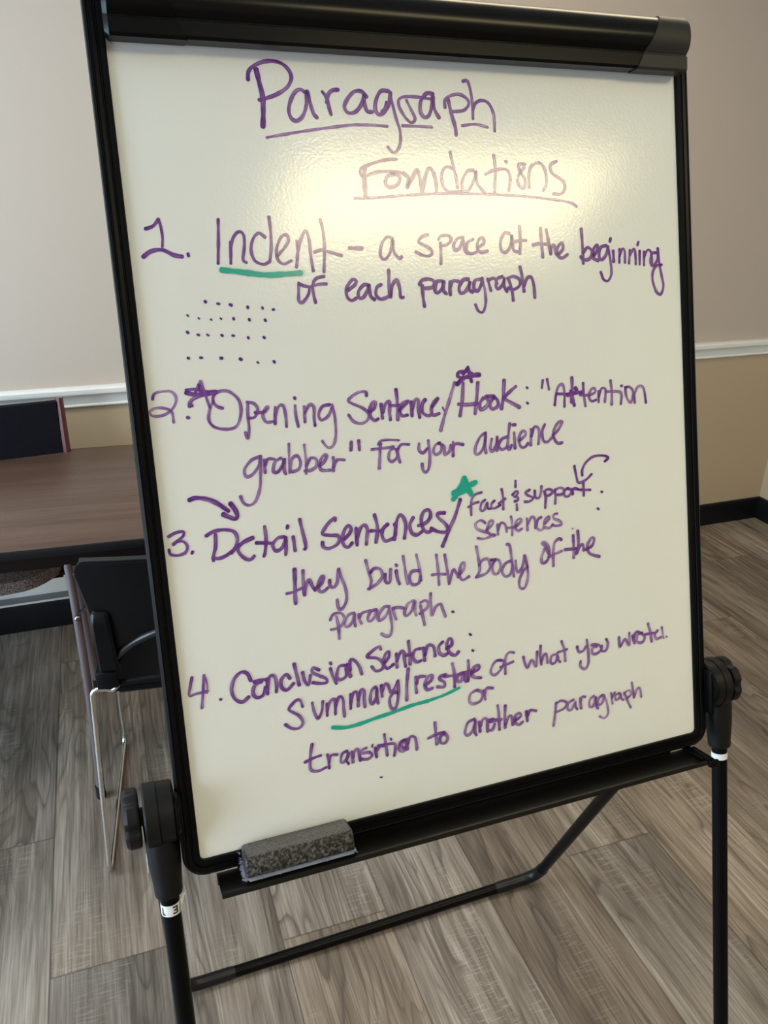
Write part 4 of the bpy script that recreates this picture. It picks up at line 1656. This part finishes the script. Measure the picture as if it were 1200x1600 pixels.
for sg in (-1, 1):
    b = MB(C)
    # upright rib and the block that takes the frame tube
    secs = []
    for z, hw_, dp in ((0.690, 0.013, 0.002), (0.684, 0.017, 0.012), (0.662, 0.020, 0.026), (0.60, 0.021, 0.028), (0.53, 0.022, 0.030), (0.49, 0.023, 0.032)):
        p = back_pt(sg * 0.184, z)
        c = 0.006
        secs.append([b.v((p[0] + dx, p[1] + dy, z)) for dx, dy in ((-hw_, 0.0), (-hw_, -dp + c * min(1, dp / 0.02)), (-hw_ + c, -dp), (hw_ - c, -dp), (hw_, -dp + c * min(1, dp / 0.02)), (hw_, 0.0))])
    for A_, B_ in zip(secs, secs[1:]):
        for k_ in range(6):
            b.bm.faces.new((A_[k_], A_[(k_ + 1) % 6], B_[(k_ + 1) % 6], B_[k_]))
    b.bm.faces.new(secs[0]); b.bm.faces.new(secs[-1][::-1])
    b.box((sg * 0.190, -0.127, 0.499), (0.050, 0.050, 0.046), 0.006)
    obj('side_bracket', b, M_SHELL, parent=chair)


def seat_fn(s, t):
    x = (s * 2 - 1) * 0.205
    y = -0.135 + 0.40 * t
    dip = 0.018 * math.cos(x / 0.205 * PI / 2) * math.sin(min(1, t * 1.2) * PI)
    z = 0.462 - dip - 0.03 * max(0, t - 0.85) / 0.15 * 0.6
    return (x, y, z), (0, 0, 1)


b = shell(seat_fn, 24, 24, 0.010, C)
b.box((0, -0.125, 0.466), (0.345, 0.016, 0.036), 0.006)
obj('seat', b, M_SHELL, parent=chair, angle=50)


def fillet(P, r, nseg=6):
    P = [Vector(p) for p in P]
    out = [P[0]]
    for i in range(1, len(P) - 1):
        a = (P[i - 1] - P[i]); d = (P[i + 1] - P[i])
        rr = min(r, a.length * 0.45, d.length * 0.45)
        s, e = P[i] + a.normalized() * rr, P[i] + d.normalized() * rr
        for k_ in range(nseg + 1):
            t = k_ / nseg
            out.append(s * (1 - t) ** 2 + P[i] * 2 * t * (1 - t) + e * t ** 2)
    out.append(P[-1])
    return out


for sg in (-1, 1):
    b = MB(C)
    xx = sg * 0.235
    b.tube(fillet([(sg * 0.168, -0.136, 0.478), (sg * 0.182, -0.136, 0.462), (sg * 0.231, -0.127, 0.468), (xx, -0.25, 0.006), (xx, 0.25, 0.006), (sg * 0.222, 0.22, 0.425), (sg * 0.15, 0.20, 0.432)], 0.035), 0.0058, 12)
    obj('sled_leg', b, M_CHROME, parent=chair)['label'] = 'chrome sled leg'

# ------------------------------------------------------------------ chair behind the table
far = thing('side_chair', 'dark padded chair with reddish wooden uprights behind the table by the wall', 'chair', (-0.40, 2.45, 0))


def fb(s, t):
    x = -0.640 + 0.478 * s
    z = 0.50 + 0.397 * t
    y = 2.585 + 0.035 * t - 0.02 * math.sin(s * PI)
    return (x, y, z), (0, -1, 0)


b = shell(fb, 24, 12, 0.026, None)
obj('backrest', b, M_MESHF, parent=far, angle=50)
for x in (-0.152, -0.650):
    b = MB(); b.tube([(x, 2.44, 0.0), (x, 2.545, 0.45), (x, 2.585, 0.62), (x, 2.622, 0.906)], [0.014, 0.015, 0.013, 0.012], 8)
    obj('upright', b, M_CHERRY, parent=far, angle=30)['label'] = 'reddish varnished upright'


def fs(s, t):
    x = -0.620 + 0.415 * s
    y = 2.195 + 0.37 * t + (0.05 * s + 0.085 * max(0.0, (s - 0.72) / 0.28) ** 2.2) * (1 - t)
    z = 0.472 + 0.016 * math.sin(s * PI) ** 0.5 * math.sin(max(0.02, t) * PI) ** 0.5 - 0.012 * (1 - t)
    return (x, y, z), (0, 0, 1)


b = shell(fs, 20, 20, 0.036, None)
obj('seat', b, M_TWEED, parent=far, angle=50)['label'] = 'brown tweed seat cushion'
b = MB()
b.box((-0.41, 2.43, 0.440), (0.42, 0.22, 0.02), 0.003)
b.box((-0.190, 2.38, 0.437), (0.030, 0.06, 0.030), 0.003)
obj('seat_frame', b, M_SHELL, parent=far)
for x in (-0.60,):
    b = MB(); b.tube([(x, 2.27, 0.41), (x, 2.26, 0.0)], 0.012, 10)
    obj('front_leg', b, M_CHERRY, parent=far)
b = MB(); b.tube([(-0.192, 2.40, 0.43), (-0.194, 2.40, 0.0)], 0.008, 10)
obj('front_leg', b, M_SHELL, parent=far)
